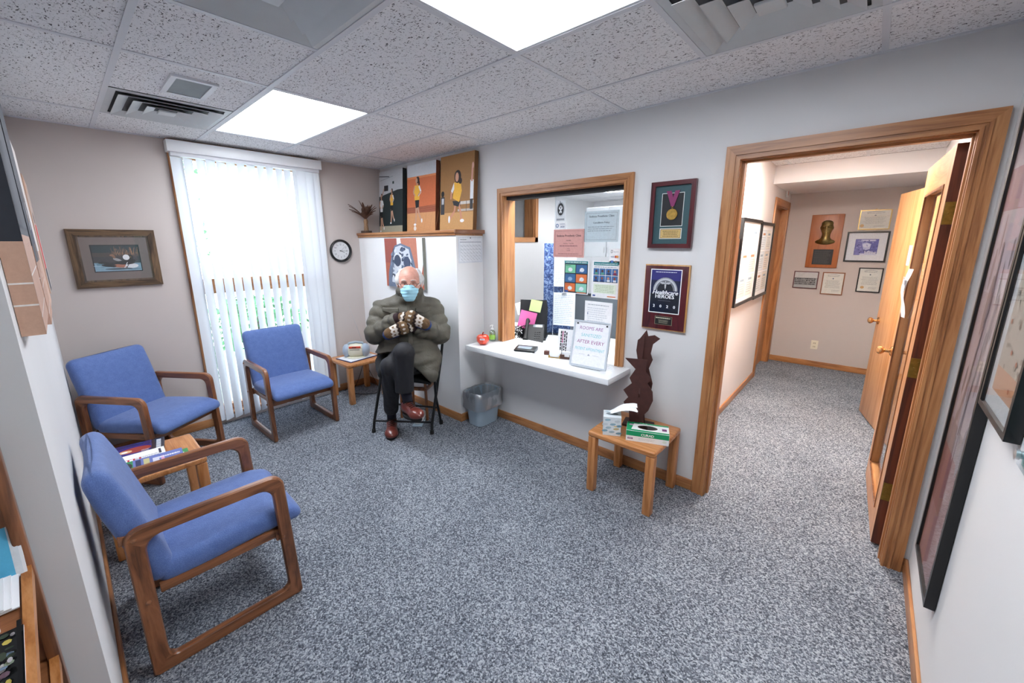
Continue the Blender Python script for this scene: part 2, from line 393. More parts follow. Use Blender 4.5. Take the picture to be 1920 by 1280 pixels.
def net(fn, lo, hi, h):
    lo = np.array(lo, float); hi = np.array(hi, float); n3 = np.ceil((hi-lo)/h).astype(int)+1
    ax = [lo[i]+h*np.arange(n3[i]) for i in range(3)]
    P = np.stack(np.meshgrid(*ax, indexing='ij'), -1); F = fn(P); S = F < 0
    cs = [(i, j, k) for i in (0, 1) for j in (0, 1) for k in (0, 1)]
    N = n3-1
    def sl(A, o): return A[o[0]:o[0]+N[0], o[1]:o[1]+N[1], o[2]:o[2]+N[2]]
    acc = np.zeros((*N, 3)); cnt = np.zeros(N)
    for a in cs:
        for d in range(3):
            if a[d]: continue
            b_ = list(a); b_[d] = 1; fa, fb = sl(F, a), sl(F, b_); mk = (fa < 0) != (fb < 0)
            t = np.where(mk, fa/np.where(mk, fa-fb, 1), 0); q = np.zeros((*N, 3)); q += np.array(a, float); q[..., d] += t
            acc += q*mk[..., None]; cnt += mk
    act = cnt > 0; ids = -np.ones(N, int); ids[act] = np.arange(act.sum())
    ijk = np.argwhere(act); V = lo+h*(ijk+acc[act]/cnt[act][:, None]); Q = []
    for d in range(3):
        u, w = (d+1) % 3, (d+2) % 3; s0 = [slice(None)]*3; s1 = [slice(None)]*3; s0[d] = slice(0, -1); s1[d] = slice(1, None)
        A, Bv = S[tuple(s0)], S[tuple(s1)]; e = np.argwhere(A != Bv); ok = (e[:, u] > 0) & (e[:, w] > 0) & (e[:, u] < N[u]) & (e[:, w] < N[w]); e = e[ok]
        fl = A[tuple(e.T)]; c4 = []
        for (du, dw) in ((-1, -1), (0, -1), (0, 0), (-1, 0)):
            g = e.copy(); g[:, u] += du; g[:, w] += dw; c4.append(ids[tuple(g.T)])
        q = np.stack(c4, 1); q[~fl] = q[~fl][:, ::-1]; Q.append(q)
    return V, np.concatenate(Q)
def net_obj(name, fn, lo, hi, h, mat, parent, smooth_it=2, label=None, colfn=None):
    V, Q = net(fn, lo, hi, h)
    if smooth_it:
        E = np.concatenate([Q[:, [0, 1]], Q[:, [1, 2]], Q[:, [2, 3]], Q[:, [3, 0]]]); E = np.concatenate([E, E[:, ::-1]])
        for _ in range(smooth_it):
            s_ = np.zeros_like(V); n_ = np.zeros(len(V)); np.add.at(s_, E[:, 0], V[E[:, 1]]); np.add.at(n_, E[:, 0], 1); V = V*.5+.5*s_/np.maximum(n_, 1)[:, None]
    me = bpy.data.meshes.new(name); me.from_pydata(V.tolist(), [], Q.tolist()); me.materials.append(mat)
    if colfn is not None:
        ca = me.color_attributes.new('Col', 'FLOAT_COLOR', 'POINT'); ca.data.foreach_set('color', colfn(V).astype(np.float32).ravel())
    me.polygons.foreach_set('use_smooth', [True]*len(me.polygons)); me.update()
    o = bpy.data.objects.new(name, me); COL.objects.link(o); o.parent = parent
    if label: o['label'] = label
    return o
# ================================================================ SETTING
H = 2.461; D = 2.7155; XQ = 4.635; T = .135; YB = -1.7; HH = 2.42
fl = sbx('floor', M['carpet'], (-.2, 5.2, YB-.1, 7.6, -.06, 0), label='blue grey speckled loop carpet running through waiting room and hallway')
fl_out = sbx('ground', plain('outdoor_ground', '#b9bfae', .9, var=.3, nscale=2), (-14, -.2, -8, 14, -.12, -.06))
# window wall, opening y .86-1.97, z .10-2.37
wb = struct('wall_back')
for d in ((-.2, 0, -.15, .86, 0, H), (-.2, 0, 1.97, 5.05, 0, H), (-.2, 0, .86, 1.97, 2.385, H), (-.2, 0, .86, 1.97, 0, .09), (-.2, 0, 5.05, 5.58, 0, 1.72), (-.2, 0, 5.05, 5.58, 2.36, H), (-.2, 0, 5.58, 7.6, 0, H)):
    bx('wall_panel', M['wall_tan'] if d[2] < 2.5 else M['wall'], d, wb)
sbx('wall_left', M['wall'], (-.2, 2.9, -.12, 0, 0, H))
sbx('wall_pier', M['wall'], (2.80, 2.9, YB, -.12, 0, H))
sbx('wall_behind', M['wall'], (2.8, 4.8, YB-.1, YB, 0, H))
sbx('wall_near', M['wall'], (XQ, XQ+.12, YB, D+T, 0, H), label='pale painted wall with tall black frames')
# reception wall with hatch and doorway
RX0, RX1, RZ0, RZ1 = 1.905, 3.003, .70, 2.022
DX0, DX1, DZ = 3.678, 4.54, 2.078
wr = struct('wall_right')
for d in ((0, RX0, D, D+T, 0, H), (RX0, RX1, D, D+T, 0, RZ0), (RX0, RX1, D, D+T, RZ1, H), (RX1, DX0, D, D+T, 0, H), (DX0, DX1, D, D+T, DZ, H), (DX1, XQ, D, D+T, 0, H)):
    bx('wall_panel', M['wall'], d, wr)
# half-height chase in the corner
sbx('wall_chase', M['chase'], (0, 1.64, 2.398, D, 0, 1.712), label='white half height boxed wall in the corner under a wood ledge')
lg = tag(B().box(0, 1.655, 2.372, D, 1.722, 1.748, bev=.004).box(0, 1.645, 2.384, D, 1.70, 1.722, bev=.003).build('trim_1', M['oak_x']), 'oak ledge capping the half height corner wall', kind='structure')
bx('end_cap', M['walnut_y'], (1.655, 1.672, 2.366, D, 1.716, 1.75), lg, .003)
# hallway and office shells
hl = struct('wall_hall_left')
for d in ((3.265, 3.395, D+T, 5.68, 0, H), (3.265, 3.395, 6.50, 7.6, 0, H), (3.265, 3.395, 5.68, 6.50, 2.04, H)): bx('wall_panel', M['wall_white'], d, hl)
sbx('wall_hall_far', M['wall_tan'], (3.395, 5.0, 6.65, 6.75, 0, H))
sbx('wall_hall_right', M['wall_white'], (XQ, XQ+.12, D+T, 6.65, 0, H))
sbx('beam', M['wall_white'], (3.395, XQ, 5.38, 6.65, 2.235, 2.419))
sbx('wall_office', M['wall_white'], (-.2, 3.395, 7.5, 7.6, 0, H))
# ceiling: slab, tiles, grid
cl = struct('ceiling', 'suspended ceiling of fissured square tiles in a white grid')
bx('slab', M['dark'], (-.2, 4.8, YB, D+T, H+.10, H+.16), cl)
gx = [0, .546, 1.766, 2.983, 4.203, XQ]; gy = [YB, -1.41, -.81, -.204, .406, 1.003, 1.612, 2.222, D]
splits = {(1, 4): 'vent', (2, 4): 'half', (3, 6): 'half2'}
panels = {(1, 5), (3, 5)}
vents = []
g = .012; tile_me = {}
def tile(x0, x1, y0, y1):
    k = (round(x1-x0, 3), round(y1-y0, 3))
    if k in tile_me:
        o = bpy.data.objects.new('ceiling_tile', tile_me[k]); COL.objects.link(o); o.parent = cl; o.location = ((x0+x1)/2, (y0+y1)/2, H)
    else:
        w, d = (x1-x0)/2-.006, (y1-y0)/2-.006
        tile_me[k] = B().box(-w, w, -d, d, 0, .015, bev=.0).build('ceiling_tile', M['ctile'], cl, smooth=0, loc=((x0+x1)/2, (y0+y1)/2, H)).data
for i in range(5):
    for j in range(8):
        x0, x1, y0, y1 = gx[i], gx[i+1], gy[j], gy[j+1]
        if y1 <= .01 and x1 < 2.9: continue
        if y0 < 0 and x0 < 2.9: y0 = max(y0, 0) if x1 <= 2.9 else y0
        if (i, j) in panels: continue
        sp = splits.get((i, j))
        if sp == 'vent': tile(1.155, x1, y0, y1)
        elif sp == 'half': tile(x0, 2.373, y0, y1)
        elif sp == 'half2': tile(x0, 3.593, y0, y1)
        else: tile(x0, x1, y0, y1)
def bar(d): bx('grid_bar', M['tbar'], d, cl)
for x in gx[1:-1]: bar((x-g, x+g, 0 if x < 2.9 else YB, D, H-.004, H+.002))
bar((2.373-g, 2.373+g, .406, 1.003, H-.004, H+.002)); bar((3.593-g, 3.593+g, 1.612, 2.222, H-.004, H+.002)); 
for y in gy[1:-1]: bar((0 if y > 0 else 2.9, XQ, y-g, y+g, H-.005, H+.0015))
for d in ((0, XQ, D-.02, D, H-.006, H+.002), (0, .02, 0, D, H-.006, H+.002), (0, 2.9, 0, .02, H-.006, H+.002), (XQ-.02, XQ, YB, D, H-.006, H+.002)): bx('edge_trim', M['tbar'], d, cl)
hc = struct('ceiling_hall')
bx('slab', M['dark'], (3.265, XQ+.12, D+T, 6.75, HH+.05, HH+.1), hc)
hx = [3.395, 3.52, 4.13, XQ]; hy = [D+T, 3.1, 3.7, 4.31, 4.92, 5.38]
for i in range(3):
    for j in range(5):
        if (i, j) == (1, 2): continue
        bx('ceiling_tile', M['ctile'], (hx[i]+.006, hx[i+1]-.006, hy[j]+.006, hy[j+1]-.006, HH, HH+.015), hc)
for x in hx[1:-1]: bx('grid_bar', M['tbar'], (x-g, x+g, D+T, 5.38, HH-.004, HH+.002), hc)
for y in hy[1:-1]: bx('grid_bar', M['tbar'], (3.395, XQ, y-g, y+g, HH-.005, HH+.0015), hc)
oc = struct('ceiling_office'); bx('slab', M['wall_white'], (-.2, 3.265, D+T, 7.6, HH, HH+.08), oc)
for k in range(5): bx('grid_bar', M['tbar'], (0, 3.265, 3.3+k*.9, 3.324+k*.9, HH-.004, HH), oc)
for k in range(4): bx('grid_bar', M['tbar'], (.5+k*.7, .524+k*.7, D+T, 7.5, HH-.003, HH), oc)

# baseboards
def base(name, d, ax): 
    o = B().box(*d, bev=.004).build(name, M['oak_'+ax]); o['kind'] = 'structure'; return o
bh = .075
base('baseboard_right', (1.64, 3.60, D-.013, D, 0, bh), 'x'); base('baseboard_chase', (0, 1.653, 2.385, 2.398, 0, bh), 'x')
base('baseboard_chase_end', (1.64, 1.653, 2.398, D-.013, 0, bh), 'y'); base('baseboard_back', (0, .013, 1.99, 2.385, 0, bh), 'y'); base('baseboard_back_left', (0, .013, 0.013, .83, 0, bh), 'y')
base('baseboard_left', (.0, 2.913, 0, .013, 0, bh), 'x'); base('baseboard_pier', (2.9, 2.913, YB, 0, 0, bh), 'y')
base('baseboard_near', (XQ-.013, XQ, YB, D-.0, 0, bh), 'y'); base('baseboard_hall_left', (3.395, 3.408, D+T, 5.60, 0, bh), 'y')
base('baseboard_hall_far', (3.395, XQ, 6.637, 6.65, 0, bh), 'x'); base('baseboard_hall_right', (XQ-.013, XQ, 5.25, 6.637, 0, bh), 'y')
base('baseboard_near_corner', (4.612, XQ, D-.013, D, 0, bh), 'x')

# casings
def casing_profile(bb, x0, x1, z0, z1, w, y, out=-1, t=.018):
    """mitred picture-frame casing with two beads; z0 None = runs to the floor"""
    return bb
def casing(name, x0, x1, z0, z1, w, y, label, bottom=False, t=.02, depth=T, jy=None):
    r = struct(name, label)
    def side(nm, mat, poly, beads):
        b_ = B().prism(poly, y-t, y); 
        for q in beads: b_.prism(q, y-t-.006, y-t)
        return b_.build(nm, mat, r, smooth=0)
    bi = .016; zb = z0-w if bottom else z0
    for sg in (0, 1):
        xo, xi = (x0-w, x0) if sg == 0 else (x1+w, x1); d = 1 if sg == 0 else -1
        side('side_casing', M['oak_z'], [(xo, zb), (xi, z0), (xi, z1), (xo, z1+w)],
             [[(xi-d*bi*2.2, z0), (xi-d*bi*1.5, z0), (xi-d*bi*1.5, z1+bi*1.5), (xi-d*bi*2.2, z1+bi*2.2)], [(xi-d*bi*.8, z0), (xi, z0), (xi, z1), (xi-d*bi*.8, z1+bi*.8)]])
    side('head_casing', M['oak_x'], [(x0, z1), (x1, z1), (x1+w, z1+w), (x0-w, z1+w)],
         [[(x0-bi*1.5, z1+bi*1.5), (x1+bi*1.5, z1+bi*1.5), (x1+bi*2.2, z1+bi*2.2), (x0-bi*2.2, z1+bi*2.2)], [(x0, z1), (x1, z1), (x1+bi*.8, z1+bi*.8), (x0-bi*.8, z1+bi*.8)]])
    bx('side_jamb', M['oak_z'], (x0-.014, x0+.003, y-.004, y+depth+.004, z0, z1), r); bx('side_jamb', M['oak_z'], (x1-.003, x1+.014, y-.004, y+depth+.004, z0, z1), r)
    bx('head_jamb', M['oak_x'], (x0, x1, y-.004, y+depth+.004, z1-.003, z1+.014), r)
    return r
dr_ = casing('door_1', DX0, DX1, 0, DZ, .075, D, 'oak doorway casing opening to the hallway')
for d in ((DX0+.003, DX0+.014, D+.03, D+.07, 0, DZ-.003), (DX1-.010, DX1-.003, D+.03, D+.07, 0, DZ-.003)): bx('door_stop', M['oak_z'], d, dr_)
bx('door_stop', M['oak_x'], (DX0+.014, DX1-.010, D+.03, D+.07, DZ-.014, DZ-.003), dr_)
rw_ = casing('window_2', RX0, RX1, .758, RZ1, .062, D, 'oak framed reception hatch in the wall')
bx('head_track', M['dark'], (RX0+.003, RX1-.003, D+.03, D+.12, RZ1-.03, RZ1-.003), rw_)
# hall left door (closed) with casing on the x=3.395 face
r = struct('door_2', 'closed wooden door at the end of the hallway left wall')
bx('door_leaf', M['oak_z'], (3.30, 3.335, 5.70, 6.48, .01, 2.03), r)
for d in ((3.395, 3.412, 5.60, 5.68, 0, 2.12), (3.395, 3.412, 6.50, 6.60, 0, 2.12)): bx('side_casing', M['oak_z'], d, r, .003)
bx('head_casing', M['oak_y'], (3.395, 3.412, 5.68, 6.50, 2.04, 2.12), r, .003)
for d in ((3.265, 3.399, 5.68, 5.70, 0, 2.04), (3.265, 3.399, 6.48, 6.50, 0, 2.04)): bx('side_jamb', M['oak_z'], d, r)
bx('head_jamb', M['oak_y'], (3.265, 3.399, 5.70, 6.48, 2.025, 2.04), r)
bx('hinge', M['brass'], (3.39, 3.416, 5.672, 5.70, 1.74, 1.84), r); bx('hinge', M['brass'], (3.39, 3.416, 5.672, 5.70, .95, 1.04), r)
# office side opening on the x=0 wall
r = struct('window_3', 'small oak framed opening high on the office wall')
for d, a in (((0, .02, 4.97, 5.66, 1.64, 1.72), 'y'), ((0, .02, 4.97, 5.66, 2.36, 2.43), 'y'), ((0, .02, 5.58, 5.66, 1.64, 2.43), 'z'), ((0, .02, 4.97, 5.05, 1.64, 2.43), 'z'), ((-.2, .0, 5.56, 5.58, 1.72, 2.36), 'z'), ((-.2, 0, 5.05, 5.58, 1.70, 1.72), 'y')): bx('casing', M['oak_'+a], d, r)
bx('backing', plain('dim_wall', '#77797c', .8), (-.26, -.2, 4.9, 5.7, 1.6, 2.45), r)

# daylight window behind the blinds
w1 = struct('window_1', 'tall window with oak frame and horizontal transom')
for d, a in (((-.13, -.06, .86, .91, .09, 2.385), 'z'), ((-.13, -.06, 1.92, 1.97, .09, 2.385), 'z'), ((-.13, -.06, .91, 1.92, 2.33, 2.385), 'y'), ((-.13, -.06, .91, 1.92, .09, .15), 'y'), ((-.13, -.05, .91, 1.92, 1.205, 1.335), 'y')): bx('window_frame', M['oak_'+a], d, w1, .003)
bx('window_sill', M['oak_y'], (-.06, .02, .84, 1.99, .07, .095), w1, .003)
bx('side_casing', M['oak_z'], (0, .016, .812, .838, .075, H-.005), w1, .003); bx('side_casing', M['oak_z'], (0, .016, 1.985, 2.01, .075, H-.005), w1, .003)
bx('head_casing', M['oak_y'], (0, .03, .812, 2.01, 2.44, H-.003), w1, .003)
for z0, z1 in ((.15, 1.205), (1.335, 2.33)): bx('pane', M['glass'], (-.098, -.092, .91, 1.92, z0, z1), w1)
# vertical blinds
vb = thing('vertical_blind', 'white vertical blind with hanging slats and valance across the tall window', 'blind', (0, 0, 0))
bx('valance', M['trimwhite'], (.01, .115, .80, 2.0, 2.352, 2.438), vb, .004)
bx('head_rail', M['tbar'], (.03, .09, .82, 1.98, 2.325, 2.352), vb)
def slat_mesh(h_):
    b_ = B(); V = []; n_ = 6
    for z in (0, h_*.5, h_):
        for k in range(n_+1):
            u = -1+2*k/n_; V.append((.006*(1-u*u), u*.043, z))
    Fs = [(r_*(n_+1)+k, r_*(n_+1)+k+1, (r_+1)*(n_+1)+k+1, (r_+1)*(n_+1)+k) for r_ in range(2) for k in range(n_)]
    return b_.add(V, Fs)
sl0 = None
ys = [.862+.0748*k for k in range(13)]+[1.815, 1.885, 1.95]
for k, y in enumerate(ys):
    if sl0 is None: sl0 = slat_mesh(2.27).build('slat', M['slat'], vb); o = sl0
    else: o = sl0.copy(); COL.objects.link(o)
    ang = (33+rnd.uniform(-7, 7)) if 0 < k < 13 else (12 if k == 0 else -2)
    o.location = (.062+rnd.uniform(-.004, .004), y, .055+rnd.uniform(-.008, .008)); o.rotation_euler = (rnd.uniform(-.002, .002), rnd.uniform(-.004, .004), math.radians(ang))
cd = B().tube([(.085, 1.965, 2.33), (.087, 1.968, 1.6), (.084, 1.967, .75)], .0018, 5).build('pull_cord', M['whiteplastic'], vb)

# outside: shrubs and a pale wall of a neighbouring house, all washed out by daylight
def shrub(name, label, x, y, z, r_, h_, seed, colr, n_=900):
    q = random.Random(seed); b_ = B(); mt = plain('leaves_'+str(seed), colr, .7, var=.3, nscale=5)
    for _ in range(n_):
        a, e = q.uniform(0, 2*PI), q.uniform(-1, 1); rr = q.random()**.4
        p = Vector((math.cos(a)*math.sqrt(1-e*e)*r_*rr, math.sin(a)*math.sqrt(1-e*e)*r_*rr, (e*rr*.5+.5)*h_)); d1 = Vector((q.uniform(-1, 1), q.uniform(-1, 1), q.uniform(-1, 1))).normalized()*.06; d2 = d1.orthogonal().normalized()*.03
        b_.add([p-d1, p+d2, p+d1, p-d2], [(0, 1, 2, 3)])
    t = thing(name, label, 'shrub' if h_ < 2 else 'tree', (x, y, z)); o = b_.build('foliage', mt, t, smooth=0); o['kind'] = 'stuff'
    B().tube([(0, 0, -.02), (.03, 0, h_*.4), (0, .04, h_*.75)], [.04, .03, .01], 6).build('trunk', M['barn_z'], t)
shrub('garden_shrub', 'low green shrub outside behind the lower blind slats at left', -1.2, .75, -.06, .45, .75, 3, '#5f9a63')
shrub('garden_shrub', 'low green shrub outside behind the blind and middle blue chair', -3.0, 2.1, -.06, .8, .9, 4, '#4f8a5a')
shrub('garden_tree', 'green tree outside seen through the upper blind slats', -4.5, .7, -.06, 1.3, 4.6, 5, '#6fa878', 1700)

# ---------------------------------------------------------------- ceiling fixtures
def troffer(x0, x1, y0, y1, z, lens, label, w=.0):
    t = thing('ceiling_light', label, 'ceiling light', ((x0+x1)/2, (y0+y1)/2, z)); a, d = (x1-x0)/2-.004, (y1-y0)/2-.004
    b_ = B(); e = .022
    for q in ((-a, a, -d, -d+e), (-a, a, d-e, d), (-a, -a+e, -d+e, d-e), (a-e, a, -d+e, d-e)): b_.box(q[0], q[1], q[2], q[3], -.003, .012)
    b_.build('frame', M['tbar'], t, smooth=0)
    B().box(-a+e, a-e, -d+e, d-e, .004, .010).build('diffuser_lens', M[lens], t, smooth=0)
    B().box(-a+e, a-e, -d+e, d-e, .02, .09).build('housing', M['tbar'], t, smooth=0)
troffer(.546, 1.766, 1.003, 1.612, H, 'lens', 'lit rectangular ceiling light panel nearest the window')
troffer(2.983, 4.203, 1.003, 1.612, H, 'lens', 'lit ceiling light panel cut by the top edge of the photo')
troffer(3.52, 4.13, 3.7, 4.31, HH, 'lens_hall', 'lit hallway ceiling light just past the doorway')
def office_light(x, y, label): troffer(x, x+1.2, y, y+.6, HH-.012, 'lens_office', label)
office_light(1.5, 2.95, 'lit office ceiling light above the reception desk'); office_light(1.0, 5.6, 'lit office ceiling light further back behind the hatch')
def vent(cx, cy, w, d, label, group, open_=.5):
    t = thing('ceiling_vent', label, 'ceiling vent', (cx, cy, H), 0, group)
    b_ = B(); b_.box(-w/2, w/2, -d/2, d/2, .004, .01); b_.build('backing', plain('vent_inside', '#4a4d50', .7), t, smooth=0)
    W0, D0 = w/2-.005, d/2-.005; iw, idp = w/2*.87, d/2*.87
    ring = lambda a1, b1, z1, a2, b2, z2: B().add([(sx*a, sy*b_, z) for (a, b_, z) in ((a1, b1, z1), (a2, b2, z2)) for (sx, sy) in ((-1, -1), (1, -1), (1, 1), (-1, 1))], [(k, (k+1) % 4, (k+1) % 4+4, k+4) for k in range(4)])
    def lou(nm, a1, b1, z1, a2, b2, z2):
        q = ring(a1, b1, z1, a2, b2, z2); q2 = ring(a1, b1, z1+.002, a2, b2, z2+.002); q.add(q2.v, [f[::-1] for f in q2.f]); 
        o_ = len(q.v)
        q.add([(sx*a, sy*b_, z) for (a, b_, z) in ((a1, b1, z1), (a1, b1, z1+.002)) for (sx, sy) in ((-1, -1), (1, -1), (1, 1), (-1, 1))], [(k, (k+1) % 4, (k+1) % 4+4, k+4) for k in range(4)])
        return q.build(nm, M['vent'], t, smooth=0)
    lou('border', W0, D0, -.002, iw, idp, -.004)
    for k in range(4):
        f0 = .99-k*.27; f1 = f0-.235
        if k < 3: lou('louvre', iw*f0-.006, idp*f0-.006, -.019, max(iw*f1, .02), max(idp*f1, .02), .0035)
    B().rbox((0, 0, -.012), (iw*.34, idp*.34, .012), .004, 1).build('center_plate', M['vent'], t, smooth=0)
    return t
vent(.852, .705, .60, .585, 'grey stepped louvre ceiling vent beside the speaker grille and window light', 'stepped ceiling vents')
vent(2.678, .705, .60, .585, 'grey stepped ceiling vent cut by the top edge of the photo left of center', 'stepped ceiling vents')
vent(3.90, 1.917, .60, .60, 'grey stepped ceiling vent at top right above the doorway side', 'stepped ceiling vents')
t = thing('ceiling_grille', 'small square grey grille set in a ceiling tile by the window light', 'ceiling grille', (1.452, .71, H))
b_ = B(); 
for q in ((-.16, .16, -.10, -.075), (-.16, .16, .075, .10), (-.16, -.135, -.075, .075), (.135, .16, -.075, .075)): b_.box(q[0], q[1], q[2], q[3], -.012, 0)
b_.build('frame', M['tbar'], t, smooth=0); bx('grille_screen', plain('screen_grey', '#8f9799', .7, bmp=.4, bscale=900), (-.135, .135, -.075, .075, -.008, -.001), t)

# ---------------------------------------------------------------- doors
def knob(parent, x, y, z, sx):
    B().lathe([(.0, 0), (.033, 0), (.033, .004), (.024, .010), (.012, .014), (.011, .034), (.018, .040), (.028, .052), (.029, .062), (.022, .072), (.010, .077), (0, .078)], (0, 0, 0), 20, axis='x').xf(Matrix.Translation((x, y, z)) @ Matrix.Diagonal((sx, 1, 1, 1))).build('door_knob', M['knob'], parent, label='round brass knob')
# main leaf, hinged at right jamb, opened a little past square (local y runs along the leaf from the hinge)
md = thing('glazed_door', 'open oak door with full length glass pane beside the black framed pictures', 'door', (4.522, D+.148, 0), math.radians(2.1))
Wd, Td, Zd = .865, .044, 2.06
for (y0, y1, z0, z1, nm, a) in ((0, .115, .012, Zd, 'stile', 'z'), (Wd-.115, Wd, .012, Zd, 'stile', 'z'), (.115, Wd-.115, .012, .16, 'bottom_rail', 'y'), (.115, Wd-.115, 1.90, Zd, 'top_rail', 'y')):
    bx(nm, M['maple_'+a], (-.022, .022, y0, y1, z0, z1), md)
bx('hinge_edge', M['door_edge'], (-.0215, .0225, -.004, .0, .012, Zd), md)
for q in ((-.026, -.018), (.018, .026)):
    b_ = B(); b_.box(q[0], q[1], .115, .127, .16, 1.90).box(q[0], q[1], Wd-.127, Wd-.115, .16, 1.90).box(q[0], q[1], .127, Wd-.127, .16, .172).box(q[0], q[1], .127, Wd-.127, 1.888, 1.90); b_.build('glass_bead', M['walnut_z'], md, smooth=0)
bx('pane', M['glass'], (-.003, .003, .115, Wd-.115, .16, 1.90), md)
knob(md, -.022, Wd-.06, .93, -1); knob(md, .022, Wd-.06, .93, 1)
for z in (.33, 1.02, 1.76):
    b_ = B().box(-.0205, .0195, -.0075, -.004, z-.05, z+.05).tube([(.028, -.012, z-.052), (.028, -.012, z+.052)], .007, 8)
    b_.box(.0195, .034, -.0085, -.0055, z-.045, z+.045)
    for dz in (-.03, 0, .03): b_.lathe([(.004, 0), (0, .002)], (-.005+(.012 if dz else 0), -.0075, z+dz), 6, axis='y')
    b_.build('hinge', M['brass'], md, smooth=0)
# notice hanging in the glass
nt = thing('hanging_notice', 'curled white paper notice with red circle hanging on the glass door', 'notice', (4.50, 3.58, 1.47), math.radians(-85))
b_ = B(); n_ = 8; V = []
for i in range(n_+1):
    for k, u in enumerate((-.055, -.02, .02, .055)): V.append((u+.004*math.sin(i), -.022-.018*math.sin(i/n_*3.0+.3)+.006*math.cos(k*2+i), -.30*i/n_))
b_.add(V, [(i*4+k, i*4+k+1, (i+1)*4+k+1, (i+1)*4+k) for i in range(n_) for k in range(3)]); b_.build('sheet', plain('grey_white_paper', '#cfd1d6', .8), nt)
pr = Print(.05, .05, -.048, bg='#cfd1d6'); pr.ell(.5, .5, .45, .45, '#b23a33').ell(.5, .5, .3, .3, '#f1f2f4').line([(.2, .2), (.8, .8)], .005, '#b23a33'); pr.build('red_symbol', nt, loc=(-.025, 0, -.1))
# second flush door on the hall's right wall
sd = thing('flush_door', 'plain birch door standing ajar on the hallway right wall', 'door', (4.612, 4.36, 0), math.radians(13.5))
bx('door_leaf', M['maple_z'], (-.022, .022, 0, .815, .012, 2.035), sd, .002); knob(sd, -.022, .755, .915, -1)
bx('paper_sign', plain('pale_sign', '#b9bfc6', .7), (-.0245, -.0225, .24, .38, 1.44, 1.60), sd, label='small pale grey notice')
r = struct('door_3', 'oak casing on the hallway right wall'); 
for d in ((4.60, XQ, 4.24, 4.33, 0, 2.12), (4.60, XQ, 5.20, 5.28, 0, 2.12)): bx('side_casing', M['oak_z'], d, r, .003)
# wall outlet far hall
ol = thing('wall_outlet', 'ivory wall outlet low on the far hallway wall', 'outlet', (3.883, 6.65, .235))
B().rbox((0, -.003, .058), (.075, .006, .117), .003, 1).build('plate', plain('ivory', '#e4ddc8', .4), ol)
for z in (.035, .081):
    b_ = B().rbox((0, -.007, z), (.034, .004, .028), .0019, 1); b_.build('socket', plain('ivory_dark', '#d6cdb4', .4), ol); B().box(-.009, -.006, -.0095, -.009, z-.006, z+.006).box(.006, .009, -.0095, -.009, z-.006, z+.006).build('slots', M['dark'], ol, smooth=0)
# ================================================================ FURNITURE
CW, CD, CH = .57, .53, .635
def ring_frame(name, y0, t, parent):
    """rounded sled-style side frame in the xz plane as one continuous loop of wood"""
    def rr(x0, x1, z0, z1, rads, n_=6):   # corners order: bottom-left, bottom-right, top-right, top-left
        P = []
        for (cx, cz, a0, r_) in ((x0, z0, PI, rads[0]), (x1, z0, 1.5*PI, rads[1]), (x1, z1, 0, rads[2]), (x0, z1, .5*PI, rads[3])):
            sx = 1 if cx == x0 else -1; sz = 1 if cz == z0 else -1
            for k in range(n_): a = a0+.5*PI*k/(n_-1); P.append((cx+sx*r_+r_*math.cos(a), cz+sz*r_+r_*math.sin(a)))
        return P
    lean = .022
    out = rr(0, CD, 0, CH, (.012, .012, .055, .05)); inn = rr(.057, CD-.052, .052, CH-.050, (.035, .035, .05, .05))
    out = [(x+(lean*(1-z/CH) if x > CD/2 else -lean*.6*(1-z/CH)*0), z) for x, z in out]
    inn = [(x+(lean*(1-z/CH) if x > CD/2 else 0), z) for x, z in inn]
    ch = .007; N = len(out); b_ = B(); V = []
    for (o, i_) in zip(out, inn):
        dx, dz = i_[0]-o[0], i_[1]-o[1]; L = math.hypot(dx, dz); ux, uz = dx/L*ch, dz/L*ch
        V += [(o[0]+ux, y0+t/2, o[1]+uz), (o[0], y0+t/2-ch, o[1]), (o[0], y0-t/2+ch, o[1]), (o[0]+ux, y0-t/2, o[1]+uz),
              (i_[0]-ux, y0-t/2, i_[1]-uz), (i_[0], y0-t/2+ch, i_[1]), (i_[0], y0+t/2-ch, i_[1]), (i_[0]-ux, y0+t/2, i_[1]-uz)]
    Fs = []
    for a in range(N):
        q = (a+1) % N
        for k in range(8): Fs.append((a*8+k, a*8+(k+1) % 8, q*8+(k+1) % 8, q*8+k))
    b_.add(V, Fs)
    for i_, f in enumerate(b_.f):
        cx = sum(b_.v[k][0] for k in f)/4; cz = sum(b_.v[k][2] for k in f)/4
        b_.m[i_] = 1 if (cz > CH-.06 or cz < .055) and .03 < cx < CD-.02 else 0
    return b_.build(name, [M['walnut_z'], M['walnut_x']], parent, 35)
def cushion(name, size, r, parent, fn, loc, tilt):
    b_ = B().rbox((0, 0, 0), size, r, 4, 10, fn=fn)
    o = b_.build(name, M['blue'], parent, 60); o.location = loc; o.rotation_euler = (0, tilt, 0); return o
